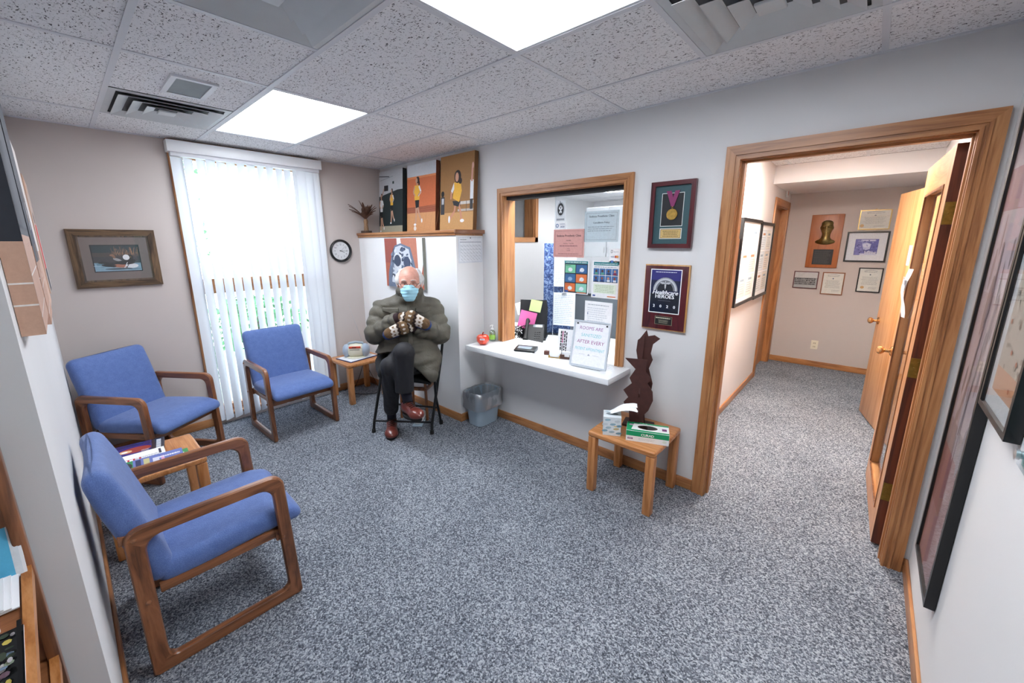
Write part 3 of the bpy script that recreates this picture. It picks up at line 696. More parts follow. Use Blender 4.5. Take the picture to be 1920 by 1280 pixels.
def armchair(loc, rz, label):
    t = thing('armchair', label, 'chair', loc, rz, 'blue waiting room armchairs')
    yy = CW/2-.016
    for s in (-1, 1): ring_frame('side_frame', s*yy, .032, t)
    w = CW-.066
    def seatfn(x, y, z):
        cr = (1-(2*y/w)**2*.8); k_ = min(1, max(0, (z+.05)/.10)); z += .012*cr*k_*(1-(x/.27)**2)
        if x > .13: z -= .045*k_*((x-.13)/.14)**2
        if x > .2: x += .0
        return (x, y*(1-.012*math.sin(x*14)), z)
    cushion('seat_cushion', (.535, w, .098), .040, t, seatfn, (.335, 0, .396), math.radians(-2.5))
    def backfn(x, y, z):
        x += .018*(1-(2*y/w)**2)*(1 if x < 0 else -.55); return (x*(1-.25*max(0, z-.12)/.15), y, z)
    cushion('backrest', (.104, w, .525), .044, t, backfn, (.028, 0, .616), math.radians(-14.5))
    for s in (-1, 1): B().box(.07, .50, s*(w/2-.012)-.01, s*(w/2-.012)+.01, .318, .358, bev=.003).build('side_rail', M['walnut_x'], t)
    B().box(.478, .500, -w/2-.002, w/2+.002, .300, .358, bev=.003).build('front_rail', M['walnut_y'], t)
    B().box(.030, .052, -w/2-.002, w/2+.002, .300, .356, bev=.003).build('rear_rail', M['walnut_y'], t)
    B().box(-.012, .012, -w/2-.002, w/2+.002, .575, .61, bev=.003).build('back_rail', M['walnut_y'], t)
    for s in (-1, 1):
        for (x, z) in ((.028, .598), (.03, .33), (.497, .33)):
            B().lathe([(.0085, 0), (.008, .003), (.004, .006), (0, .0065)], (0, 0, 0), 12, axis='y').xf(Matrix.Translation((x, s*CW/2, z)) @ Matrix.Diagonal((1, -s, 1, 1)) @ Matrix.Diagonal((1, 1, 1, 1))).build('wood_plug', M['walnut_x'], t)
    return t
armchair((.233, .24, 0), .618, 'blue armchair angled in the corner below the duck picture')
armchair((.223, 1.343, 0), .022, 'blue armchair backed against the vertical blinds')
armchair((2.173, .087, 0), 1.55, 'nearest and largest blue armchair against the left wall, end table behind it')

def table(name, x0, y0, s, h, label, mat='tbl', leg=.052):
    t = thing(name, label, 'table', (x0+s/2, y0+s/2, 0), 0, 'small honey wood side tables'); a = s/2
    B().rbox((0, 0, h-.0175), (s, s, .035), .012, 3, 4, fn=lambda x, y, z: (x*(1-.02*(abs(y)/a)**6), y*(1-.02*(abs(x)/a)**6), z)).build('table_top', M[mat+'_x'], t, 50)
    for sx in (-1, 1):
        for sy in (-1, 1):
            cx, cy = sx*(a-.006-leg/2), sy*(a-.006-leg/2)
            B().rbox((0, 0, (h-.035)/2), (leg, leg, h-.036), .007, 2).build('leg', M[mat+'_z'], t, 50, loc=(cx, cy, 0))
    return t
table('side_table', 3.058, 2.245, .452, .43, 'honey wood side table under the reception plaques holding the brown sculpture')
table('side_table', .075, 1.885, .445, .43, 'honey wood side table in the window corner under the radio')
table('side_table', 1.125, .045, .45, .43, 'honey wood end table between two armchairs covered with magazines')

# magazines on the end table
def magazine(x, y, z, w, d, rz, label, art, th=.004, cover='#ffffff'):
    t = thing('magazine', label, 'magazine', (x, y, z), rz, 'magazines on the end table')
    B().rbox((0, 0, th/2), (w-.002, d-.002, th), .0008, 1).build('pages', M['paper'], t)
    p = Print(w, d, 0, bg=cover); art(p); o = p.b.xf(Matrix.Translation((-w/2, -d/2, th+.0002)) @ Matrix.Rotation(-PI/2, 4, 'X')).build('cover', M['gprint'], t, smooth=0)
    return t
def art_space(p):
    p.ell(.45, .5, .42, .3, '#3f2f77').ell(.52, .48, .26, .2, '#a4463e').ell(.35, .45, .12, .1, '#f2c48a').ell(.35, .45, .05, .05, '#ffffff').rect(.78, 0, 1, 1, '#2c2a33')
    p.vlines(.86, .1, .9, .022, '#c9ccd2').lines(.62, .1, .76, .4, 5, '#d7c7c7')
def art_health(p): 
    p.rect(0, .0, 1, .3, '#e7e8ee').text('HEALTH', .24, .40, .055, '#c8202f', 'c', bold=True).lines(.5, .42, .96, .62, 3, '#6b6b75').lines(.05, .05, .9, .3, 3, '#8c8c95').rect(.9, .5, .94, .9, '#31314a')
def art_blue(p):
    p.rect(0, 0, 1, 1, '#6a79bb').rect(0, .0, .22, 1, '#2e8a57').ell(.15, .5, .06, .3, '#1f2a22').rect(.26, .1, .34, .9, '#2c3560').rect(.38, .15, .47, .85, '#c6c08a').rect(.52, .3, .62, .7, '#d7d9e8').rect(.65, .3, .7, .7, '#e0a2c6')
    p.lines(.62, .4, .97, .8, 1, '#dfe3f3').lines(.7, .1, .95, .25, 2, '#dfe3f3')
def art_green(p): p.rect(0, 0, 1, 1, '#3f9455').rect(.88, .3, .92, .7, '#e7f0e5').rect(.1, .2, .6, .8, '#e3eadf')
def art_red(p): p.rect(0, 0, 1, 1, '#f0f0f4').rect(.1, .2, .3, .5, '#b5242c').rect(.55, .1, .9, .9, '#7d97ba')
zt = .4305
magazine(1.245, .165, zt, .275, .205, math.radians(88), 'white covered magazine lying beneath the space cover magazine', art_red)
magazine(1.175, .215, zt+.0045, .28, .21, math.radians(82), 'purple and red nova cover magazine furthest from the camera on the end table', art_space, cover='#2f2a63')
magazine(1.33, .200, zt+.0045, .275, .18, math.radians(87), 'white magazine with red HEALTH title lying in the middle of the end table', art_health, .005)
magazine(1.44, .30, zt, .26, .16, math.radians(86), 'green edged magazine mostly hidden under the blue one', art_green)
magazine(1.42, .265, zt+.0097, .28, .135, math.radians(86), 'blue and green pictured magazine near the armrest', art_blue)
magazine(1.505, .20, zt, .27, .10, math.radians(88), 'thin white journal on the table edge beside the nearest armrest', lambda p: p.lines(.1, .2, .9, .8, 4), .003)
magazine(1.505, .19, zt+.0034, .27, .095, math.radians(88), 'dark edged white journal on top of the table edge pile', lambda p: p.rect(.5, .5, .8, .6, '#31343a'), .003)

# folding chair under the person : front legs run up into the back frame
FO = Vector((1.42, 2.02, 0)); fv = Vector((.62, -.785, 0)).normalized(); lv = Vector((-fv.y, fv.x, 0))
PRZ = math.atan2(fv.y, fv.x)      # local +x = forward, local +y = the sitter's left
fc = thing('folding_chair', 'black metal folding chair under the seated person', 'chair', tuple(FO), PRZ)
def FL(f, l, z): return (f, l, z)
sh = -.07
for s in (-1, 1):
    B().tube([(.105, sh+s*.262, .012), (.09, sh+s*.26, .08), (-.10, sh*.2+s*.262, .62), (-.19, .0+s*.262, .86), (-.21, .0+s*.255, .90), (-.215, s*.235, .915)], .0125, 10).build('front_tube', M['blackmetal'], fc)
    B().tube([(-.095 if s > 0 else -.19, (.228 if s > 0 else -.27), .012), (-.02, sh*.4+s*.235, .30), (.09, s*.232, .535)], .0115, 10).build('rear_tube', M['blackmetal'], fc)
    B().lathe([(.016, 0), (.018, .01), (.016, .03), (.013, .034)], (0, 0, 0), 12).build('foot_cap', M['rubber'], fc, loc=(.107, sh+s*.262, 0))
    B().lathe([(.016, 0), (.018, .01), (.016, .03), (.013, .034)], (0, 0, 0), 12).build('foot_cap', M['rubber'], fc, loc=(-.095 if s > 0 else -.19, (.228 if s > 0 else -.27), 0))
B().rbox((.0, 0, .54), (.36, .42, .03), .014, 3, 6, fn=lambda x, y, z: (x, y, z-.04*(x/.2)**2*(x > 0)-.02*(y/.2)**2)).build('seat', M['blackmetal'], fc, loc=(-.005, .01, 0))
B().rbox((-.205, 0, .83), (.012, .49, .17), .005, 2, 6, fn=lambda x, y, z: (x-.03*(1-(y/.25)**2), y, z)).build('back_panel', M['blackmetal'], fc)
B().tube([(.09, sh+.262, .10), (.085, sh-.262, .10)], .009, 8).build('front_brace', M['blackmetal'], fc)
B().tube([(-.07, .22, .17), (-.14, -.25, .17)], .009, 8).build('rear_brace', M['blackmetal'], fc)

# ---------------------------------------------------------------- reception counter
ct = tag(B().box(1.735, 3.118, 2.385, D-.003, .716, .757, bev=.003).box(RX0+.004, RX1-.004, D-.004, 2.90, .722, .757).build('reception_counter', M['trimwhite']), 'white laminate counter shelf below the reception hatch', 'counter')
dk = thing('office_desk', 'white office desktop seen behind the hatch', 'desk', (1.7, 3.2, 0))
bx('desktop', M['trimwhite'], (-1.6, 1.55, -.34, .4, .69, .72), dk, .004)
for x in (-1.58, 1.49): bx('end_panel', M['trimwhite'], (x, x+.03, -.3, .38, 0, .69), dk)
# sheet taped at the counter end
p = Print(.2, .12, 0, bg='#eef0f3'); p.lines(.08, .1, .92, .9, 7, '#b9c0c8'); o = p.b.xf(Matrix.Translation((2.86, 2.55, .7575)) @ Matrix.Rotation(-PI/2, 4, 'X')).build('paper_notice', M['print'], smooth=0); tag(o, 'pale printed sheet taped at the right end of the counter', 'notice')

# waste basket with liner
bn = thing('waste_basket', 'grey plastic waste basket with clear liner under the counter', 'waste basket', (1.792, 2.535, 0))
def tub(hw, hd, z): return [(hw*.86, hd*.86)]
def loft(b_, secs, n_=32, pw=5, mi=0, jit=0, seed=0):
    V = []; q = random.Random(seed)
    for (a, d, z) in secs:
        for k in range(n_):
            A = 2*PI*k/n_; cx, sy = math.cos(A), math.sin(A); r_ = (abs(cx)**pw+abs(sy)**pw)**(-1/pw)
            V.append((a*r_*cx+q.uniform(-jit, jit), d*r_*sy+q.uniform(-jit, jit), z+q.uniform(-jit, jit)))
    Fs = [(i*n_+k, i*n_+(k+1) % n_, (i+1)*n_+(k+1) % n_, (i+1)*n_+k) for i in range(len(secs)-1) for k in range(n_)]
    return b_.add(V, Fs, mi)
b_ = loft(B(), [(.0, .0, .004), (.082, .118, .0), (.088, .124, .004), (.107, .152, .30), (.116, .16, .302), (.116, .16, .312), (.104, .149, .312), (.085, .12, .01), (0, 0, .01)]); b_.build('tub', M['greyplastic'], bn, 40)
b_ = loft(B(), [(.08, .115, .02), (.100, .145, .30), (.112, .157, .325), (.122, .167, .318), (.125, .172, .27), (.122, .168, .22), (.128, .174, .185), (.124, .17, .165)], 48, 5, jit=.0045, seed=4); b_.build('liner', M['plasticbag'], bn, 60)

# things partly hidden behind the person, in the niche by the half wall
t = thing('small_chair', 'small wooden chair with striped white cushion half hidden behind the seated person', 'chair', (1.20, 2.25, 0), math.radians(-60))
for sx in (-1, 1):
    for sy in (-1, 1): B().tube([(sx*.13, sy*.13, 0), (sx*.12, sy*.12, .44 if sx > 0 else .44)], .014, 8).build('leg', M['walnut_z'], t)
B().rbox((0, 0, .30), (.28, .28, .02), .006, 2).build('seat', M['walnut_x'], t); B().rbox((0, .0, .34), (.24, .24, .06), .028, 3, 4).build('cushion', fabric('striped_cushion', '#d7d8de', '#f2f2f4', 120), t)
B().rbox((0, .125, .42), (.26, .015, .05), .005, 2).build('back_slat', M['walnut_x'], t)
t = thing('white_slipper', 'white rounded slipper shape under the folding chair', 'slipper', (1.31, 2.22, 0), math.radians(-50)); t.location = (1.36, 2.13, 0); B().rbox((0, 0, .05), (.22, .085, .07), .034, 4, 3).build('upper', M['whiteplastic'], t); B().rbox((0, 0, .009), (.225, .09, .018), .008, 2, 3).build('sole', M['greyplastic'], t)

# radio on blue folder
t = thing('blue_folder', 'white sheeted blue folder lying under the radio', 'folder', (.30, 2.10, .4305), math.radians(8))
B().rbox((0, 0, .004), (.26, .33, .008), .002, 1).build('cover', plain('navy_cover', '#2c3570', .4), t); bx('sheet', M['paper'], (-.125, .120, -.155, .160, .008, .0095), t)
rd = thing('radio', 'cream portable radio with raised antenna on the corner table', 'radio', (.30, 2.10, .4405), math.radians(-38))
cream = plain('cream_plastic', '#e2dfcb', .35)
B().rbox((0, 0, .075), (.135, .20, .145), .06, 6, 3, fn=lambda x, y, z: (x*(1+.12*math.cos(z*18)), y*.9, z)).build('body', cream, rd, 60)
for s in (-1, 1): B().lathe([(.001, -.045), (.045, -.040), (.066, -.02), (.072, 0), (.066, .02), (.045, .035), (.001, .04)], (0, 0, 0), 20, axis='y', sc=(.9, 1)).build('speaker', plain('speaker_grey', '#a9b8c8', .4), rd, 60, loc=(.004, s*.095, .074))
B().tube([(0, -.085, .12), (0, -.07, .152), (0, 0, .164), (0, .07, .152), (0, .085, .12)], .012, 8).build('handle', M['greyplastic'], rd)
B().rbox((.068, 0, .120), (.014, .12, .022), .005, 2, rot=None).build('display', plain('orange_display', '#d8563f', .3), rd); B().rbox((.077, -.005, .12), (.004, .045, .008), .001, 1).build('dial_window', M['darkplastic'], rd); B().rbox((.074, 0, .095), (.006, .10, .004), .001, 1).build('tape_slot', M['darkplastic'], rd)
B().lathe([(.078, 0), (.095, .004), (.09, .012), (.05, .016)], (0, 0, 0), 24, sc=(1, 1.1)).build('base', cream, rd)
B().tube([(-.02, .07, .14), (-.035, -.045, .57)], [.0022, .0012], 6).build('antenna', M['steel'], rd)
cdp = [(.20, 2.20, .425), (.15, 2.25, .30), (.17, 2.15, .10), (.20, 2.05, .012), (.30, 2.10, .006), (.42, 2.25, .006), (.33, 2.33, .006), (.20, 2.34, .10), (.05, 2.35, .20)]
o = B().tube([tuple(sum(w*Vector(cdp[min(max(i+k, 0), len(cdp)-1)])[a] for k, w in ((-1, (1-u)**2/2), (0, .5+u-u*u), (1, u*u/2))) for a in range(3)) for i in range(len(cdp)) for u in (0, .33, .66)], .003, 6).build('power_cord', M['rubber']); tag(o, 'black power cord trailing under the radio table', 'cord')

# ---------------------------------------------------------------- literature rack at the left edge
rk = thing('literature_rack', 'brown wooden stepped literature rack at the lower left edge', 'rack', (2.92, -.40, 0))
bx('back_board', M['walnut_z'], (-.004, .010, -.34, .335, .05, 1.25), rk)
bx('side_board', M['walnut_z'], (-.004, .022, .315, .337, .02, 1.25), rk, .003)
for k, z in enumerate((.915, .655, .395)):
    b_ = B().prism([(.012, z), (.42, z-.125), (.42, z-.143), (.012, z-.018)], -.335, .318); b_.build('tray', M['walnut_y'], rk, smooth=0)
    B().prism([(.012, z+.006), (.425, z-.12), (.425, z-.15), (.012, z-.024)], .318, .334).build('tray_edge', M['tbl_x'], rk, smooth=0)
    B().prism([(.42, z-.10), (.432, z-.10), (.432, z-.15), (.42, z-.15)], -.335, .334).build('tray_lip', M['tbl_y'], rk, smooth=0)
for k in range(2): bx('divider', M['dark'], (.012, .10, .26-.4*k, .275-.4*k, .66-.0, .80), rk)
t = thing('blue_brochure', 'blue brochure with dark vertical text on the top rack tray', 'brochure', (2.955, -.20, .905), math.radians(90), 'papers on the literature rack')
B().box(-.13, .128, -.004, 0, 0, .135).build('sheets', M['paper'], t, smooth=0); p = Print(.25, .128, -.004, bg='#5cbbe2'); p.vlines(.70, .16, .86, .010, '#1b4d68', 2).vlines(.50, .14, .80, .011, '#1b4d68', 4).rect(.955, 0, 1, 1, '#e4eaee'); p.build('cover', t, loc=(-.127, 0, .004)); t.rotation_euler = (math.radians(-14), 0, math.radians(90))
t = thing('paper_stack', 'white loose leaflets under the blue brochure', 'leaflets', (3.00, -.21, .898), 0, 'papers on the literature rack'); t.rotation_euler = (0, math.radians(17), 0)
for k in range(3): B().box(-.05+.004*k, .045, -.12, .125-.01*k, .001+.005*k, .0045+.005*k).build('leaflet', M['paper'], t, smooth=0)
t = thing('cover_magazine', 'crowd photo cover magazine lying on the sloping rack tray', 'magazine', (3.225, -.21, .8275), 0, 'papers on the literature rack'); t.rotation_euler = (0, math.radians(17.0), 0)
B().box(-.14, .14, -.12, .13, 0, .008).build('pages', M['paper'], t, smooth=0)
p = Print(.28, .25, 0, bg='#1b1c1e'); q = random.Random(5)
for k in range(460):
    p.ell(q.uniform(.02, .975), q.uniform(.02, .95), q.uniform(.01, .035), q.uniform(.01, .03), q.choice(['#6d5560', '#b9b3b5', '#3f4a3c', '#8e9b86', '#d9d4cf', '#4a3940', '#7b8fa5', '#a86a5a', '#c9b65a']), 7)
p.ell(.3, .35, .16, .16, '#8c949c').ell(.3, .35, .13, .13, '#3b4147').ell(.75, .4, .14, .14, '#8c949c').ell(.75, .4, .11, .11, '#49504a').rect(0, .975, 1, 1, '#0d0d0f').rect(.985, 0, 1, 1, '#0d0d0f')
p.b.xf(Matrix.Translation((-.14, -.12, .0085)) @ Matrix.Rotation(-PI/2, 4, 'X')).build('cover', M['gprint'], t, smooth=0)
t = thing('white_card', 'small white card lying on the rack tray at the edge', 'card', (3.06, -.165, .8770), 0, 'papers on the literature rack'); t.rotation_euler = (0, math.radians(17.0), math.radians(10)); B().rbox((0, 0, .008), (.06, .10, .014), .003, 1).build('card_body', M['paper'], t)
# ================================================================ FRAMED PICTURES
def framed(name, label, cat, loc, rz, w, h, fw, dep, fx, fz, art, group=None, lip=None, glass_=True, matc=None, recess=.008, mat='print', tilt=0):
    """local x to the viewer's right, z up, front towards -y; origin at lower left on the wall"""
    t = thing(name, label, cat, loc, rz, group); t.rotation_euler = (tilt, 0, rz)
    if fw:
        pr = lambda q: B().prism(q, -dep, -.001)
        for nm, q, m_ in (('frame_side', [(0, 0), (fw, fw), (fw, h-fw), (0, h)], fz), ('frame_side', [(w, 0), (w, h), (w-fw, h-fw), (w-fw, fw)], fz), ('frame_top', [(0, h), (fw, h-fw), (w-fw, h-fw), (w, h)], fx), ('frame_bottom', [(0, 0), (w, 0), (w-fw, fw), (fw, fw)], fx)):
            pr(q[::-1] if False else q).build(nm, m_, t, smooth=0)
        if lip:
            for d in ((fw, fw+lip[0], fw, h-fw), (w-fw-lip[0], w-fw, fw, h-fw), (fw+lip[0], w-fw-lip[0], fw, fw+lip[0]), (fw+lip[0], w-fw-lip[0], h-fw-lip[0], h-fw)):
                B().box(d[0], d[1], -dep*.8, -.001, d[2], d[3]).build('inner_lip', lip[1], t, smooth=0)
    e = fw*.98
    B().box(e, w-e, -max(.002, dep-recess-.0005) if fw else -dep, -.001, e, h-e).build('backing', M['paper'] if fw else fx, t, smooth=0)
    p = Print(w-2*e, h-2*e, -(dep-recess) if fw else -dep, bg=matc or '#f4f5f7'); art(p)
    p.build('picture', t, mat, loc=(e, 0, e))
    if glass_ and fw: B().box(e, w-e, -(dep-recess*.35), -(dep-recess*.35)+.0015, e, h-e).build('glazing', M['glass'], t, smooth=0)
    return t
# duck picture on window wall (faces +x)
def duck(p):
    p.rect(.16, .205, .84, .80, '#15161a'); X0, X1, Z0, Z1 = .175, .825, .225, .785
    f = lambda u, v: (X0+(X1-X0)*u, Z0+(Z1-Z0)*v)
    R = lambda u0, v0, u1, v1, cc: p.rect(*f(u0, v0), *f(u1, v1), cc)
    def E(u, v, ru, rv, cc, rot=0, n_=16): p.ell(*f(u, v), ru*(X1-X0), rv*(Z1-Z0), cc, n_, rot)
    R(0, 0, 1, 1, '#2a3a3e'); R(0, .55, 1, .72, '#4c4440'); R(0, .35, 1, .56, '#3c3d3f'); R(0, 0, 1, .33, '#8fb2c6'); R(.05, .22, .6, .32, '#6f94a8'); R(.45, .30, 1, .40, '#35474d')
    q = random.Random(2)
    for k in range(46):
        u = q.uniform(.42, .99); p.line([f(u, q.uniform(.6, .68)), f(u+q.uniform(-.05, .05), q.uniform(.72, .97))], .0012, q.choice(['#c08a63', '#9b6a48', '#d3a07b', '#7c5a44']))
    for k in range(12): E(q.uniform(.05, .95), q.uniform(.03, .3), .10, .012, q.choice(['#b7d3e2', '#5c7f93', '#a7c6d6']))
    E(.32, .36, .24, .09, '#3d3a3d'); E(.20, .33, .12, .04, '#2b2a2c'); E(.50, .44, .10, .05, '#a8a3a6', -.5); E(.43, .58, .035, .09, '#8c6650', .3); E(.40, .62, .05, .04, '#946b55')
    E(.52, .24, .34, .10, '#27262a'); E(.60, .20, .22, .08, '#b5745c'); E(.80, .19, .14, .09, '#eef1f4'); E(.30, .22, .16, .05, '#1d1c20', -.15); E(.66, .32, .22, .08, '#17181b')
    p.line([f(.62, .10), f(.72, .36)], .004, '#f2f4f6'); p.line([f(.67, .10), f(.76, .34)], .004, '#15161a')
    E(.74, .46, .07, .14, '#17181b'); E(.78, .52, .075, .12, '#15161a'); E(.70, .53, .075, .11, '#f3f5f7'); E(.82, .40, .08, .05, '#101114'); E(.80, .54, .008, .014, '#d8b84a'); E(.5, .08, .3, .03, '#40525c')
framed('framed_picture', 'brown framed duck picture hanging beside the window', 'picture', (.001, .155, 1.322), PI/2, .487, .428, .045, .022, M['barn_x'], M['barn_z'], duck, lip=(.012, M['barn_z']), matc='#7c6e69')
# wall clock
ck = thing('wall_clock', 'round black rimmed wall clock between the blinds and the half wall', 'clock', (.001, 2.168, 1.56), PI/2)
B().lathe([(.118, .001), (.122, .012), (.118, .028), (.108, .032), (.098, .022), (.095, .012)], (0, 0, 0), 40, axis='y', caps=False).build('rim', M['black'], ck, 50)
b_ = B(); b_.lathe([(.097, .001), (.097, .012), (.0, .012)], (0, 0, 0), 32, axis='y'); b_.build('face', M['paper'], ck)
p = Print(.2, .2, -.0125, bg='#f4f5f6'); p.b = B(); 
for k in range(60):
    a = 2*PI*k/60; r0 = .40 if k % 5 else .385; p.line([(.5+r0*math.sin(a), .5+r0*math.cos(a)), (.5+.42*math.sin(a), .5+.42*math.cos(a))], .0008 if k % 5 else .0018, '#33363c')
for k in range(1, 13): a = 2*PI*k/12; p.text(str(k), .5+.33*math.sin(a), .5+.33*math.cos(a)-.035, .022, '#26282c')
p.build('dial_markings', ck, loc=(-.1, 0, -.1))
for nm, a, L, wd in (('hour_hand', math.radians(118), .045, .005), ('minute_hand', math.radians(92), .075, .0035), ('second_hand', math.radians(48), .08, .0012)):
    B().prism([(-wd/2, -.012), (wd/2, -.012), (wd*.3, L), (-wd*.3, L)], -.017, -.0155).build(nm, M['black'], ck, smooth=0).rotation_euler = (0, a, 0)
B().lathe([(.093, .024), (.06, .0265), (0, .028)], (0, 0, 0), 32, axis='y').build('lens', M['glass'], ck)

# medal frame and plaque on the reception wall
def medal(p):
    p.rect(.0, .0, 1, 1, '#2f4f55'); p.rect(.19, .305, .81, .875, '#d3d6d3').rect(.205, .315, .795, .865, '#14161a')
    p.rect(.19, .09, .81, .27, '#e9e6da').rect(.21, .10, .79, .258, '#1f2020').rect(.22, .107, .78, .25, '#c9a96a'); p.lines(.27, .12, .73, .235, 4, '#5b4a28', center=True)
t = framed('medal_frame', 'dark red framed gold medal on purple ribbon, upper of the two on the reception wall', 'award', (3.192, D-.001, 1.60), 0, .270, .403, .026, .030, M['mahog_x'], M['mahog_z'], medal, recess=.016, glass_=False)
rib = plain('purple_ribbon', '#7e2a5c', .6)
B().prism([(.095, .345), (.125, .345), (.137, .305), (.149, .345), (.176, .345), (.146, .252), (.128, .252)], -.020, -.017).build('ribbon', rib, t, smooth=0)
o = B().lathe([(.032, .001), (.034, .003), (.032, .006), (.027, .0055), (.0, .0075)], (0, 0, 0), 28, axis='y'); gold = plain('gold_medal', '#cfa95a', .3, metal=.8, var=.2, nscale=80)
md_ = o.build('medal', gold, t, 40, loc=(.137, -.016, .205)); B().tube([(.137, -.019, .238), (.132, -.019, .246), (.137, -.019, .254), (.142, -.019, .246)], .0015, 6, closed=True).build('medal_ring', gold, t)
def heroes(p):
    p.rect(0, 0, 1, 1, '#f3f4f6').rect(.025, .018, .975, .982, '#1c2140').rect(.025, .018, .975, .45, '#171a26').rect(.025, .75, .975, .982, '#2e2c74').lines(.15, .925, .85, .945, 1, '#c9cbe0', th=.8, center=True)
    for k, (r_, cc) in enumerate(((.40, '#6d7078'), (.385, '#a9adb4'), (.35, '#c9ccd2'), (.32, '#7d8088'), (.285, '#31343c'), (.275, '#8e9198'), (.262, '#20232c'))):
        p.poly([(.5+r_*math.cos(a*PI/16), .52+r_*.75*math.sin(a*PI/16)) for a in range(17)], cc)
    p.line([(.5, .55), (.5, .72)], .003, '#c9ccd2').ell(.5, .725, .015, .011, '#c9ccd2')
    for s in (-1, 1):
        p.poly([(.5, .70), (.5+s*.15, .715), (.5+s*.18, .70), (.5+s*.14, .68), (.5+s*.12, .665), (.5+s*.02, .67)], '#b5b8bf')
        p.line([(.5+s*.03, .66), (.5-s*.03, .64), (.5+s*.025, .615), (.5-s*.02, .595), (.5, .575)], .0022, '#c9ccd2')
    p.text('Healthcare', .5, .435, .037, '#eef0f4', shear=.28, wmax=.86, bold=True).text('HEROES', .5, .345, .034, '#f2f3f6', wmax=.74, bold=True).line([(.3, .29), (.7, .29)], .001, '#8d909a')
    for k, ch_ in enumerate('2020'): p.text(ch_, .17+.22*k, .13, .026, '#f2f3f6', bold=True)
pq = thing('wood_plaque', 'dark red wooden plaque reading Healthcare Heroes 2020, lower on the reception wall', 'plaque', (3.186, D-.001, 1.07), 0)
B().rbox((.142, -.010, .213), (.284, .019, .426), .002, 1).build('board', wood('oak_plaque_edge', '#c99a5e', '#b98447', '#8a5c30', 'z'), pq)
B().rbox((.140, -.0205, .212), (.272, .003, .412), .001, 1).build('veneer', M['mahog_z'], pq)
p = Print(.198, .285, -.0225, bg='#f3f4f6'); heroes(p); p.build('printed_panel', pq, 'gprint', loc=(.041, 0, .112))
p = Print(.112, .056, -.0225, bg='#8f8a72'); p.rect(.02, .03, .98, .97, '#141414').lines(.06, .70, .94, .88, 1, '#c9c4ae', th=.7).lines(.2, .15, .8, .6, 3, '#a39e88', center=True); p.build('name_plate', pq, loc=(.088, 0, .036))

# tall black frames on the near wall (faces -x)
def artA(p):
    p.rect(0, 0, 1, 1, '#b9aab0'); q = random.Random(8)
    p.rect(0, .62, 1, 1, '#c7bcc6').rect(0, .78, 1, .86, '#b08c98').rect(0, 0, 1, .22, '#9c7478').rect(0, .14, 1, .30, '#8a5a5e').rect(0, .28, 1, .34, '#94868a')
    for k in range(26): p.ell(q.uniform(.1, .9), q.uniform(.3, .75), q.uniform(.02, .08), q.uniform(.01, .06), q.choice(['#9f9198', '#8a7f88', '#c9c1c8', '#7d727b']), 8, q.uniform(0, 3))
    p.line([(.3, .35), (.45, .6), (.4, .72)], .02, '#8b8088').line([(.5, .33), (.62, .55)], .014, '#7a7079')
framed('tall_framed_print', 'tallest black framed muted pink print beside the doorway on the near wall', 'picture', (XQ-.001, 2.42, .33), -PI/2, .41, 1.82, .020, .030, M['black'], M['black'], artA, 'black framed prints on the near wall', recess=.010, matc='#b9aab0')
def artB(p):
    p.rect(0, 0, 1, 1, '#d3dadd').rect(.14, .05, 1, .97, '#b7b0a4'); q = random.Random(9)
    p.rect(.14, .05, .9, .12, '#c69a7d').rect(.3, .40, .9, .52, '#8f918b').rect(.25, .60, .95, .8, '#b0a58e')
    for k in range(24): p.line([(.3, .55+.015*k), (.88, .55+.015*k)], .0015, '#7f7466')
    for k in range(30): p.ell(q.uniform(.2, .9), q.uniform(.08, .52), .03, .008, q.choice(['#9a9384', '#77746c', '#c9c2b2', '#a9603f']), 6)
framed('tall_framed_print', 'black framed collage print nearest the right photo edge above the teal print', 'picture', (XQ-.001, 2.00, 1.13), -PI/2, .345, 1.1, .018, .030, M['black'], M['black'], artB, 'black framed prints on the near wall', recess=.010)
tp = thing('teal_print', 'teal acrylic faced print with clear peg at the right edge', 'picture', (XQ-.001, 1.60, 1.10), -PI/2)
B().box(0, .62, -.012, -.006, 0, .75).build('panel', M['acrylic'], tp, smooth=0); p = Print(.62, .75, -.004, bg='#7fc4bf'); p.poly([(0, .05), (.3, 0), (.5, 0), (.1, .4)], '#a3d8d4').poly([(0, .5), (.6, .2), (1, .6), (1, 1), (0, 1)], '#5fb0ae').rect(.2, .5, .8, .9, '#d5e6e4'); p.build('artwork', tp)
B().lathe([(.010, .001), (.010, .014), (.013, .015), (.013, .022), (0, .024)], (0, 0, 0), 14, axis='y').build('mounting_peg', M['steel'], tp, loc=(.02, 0, .03))

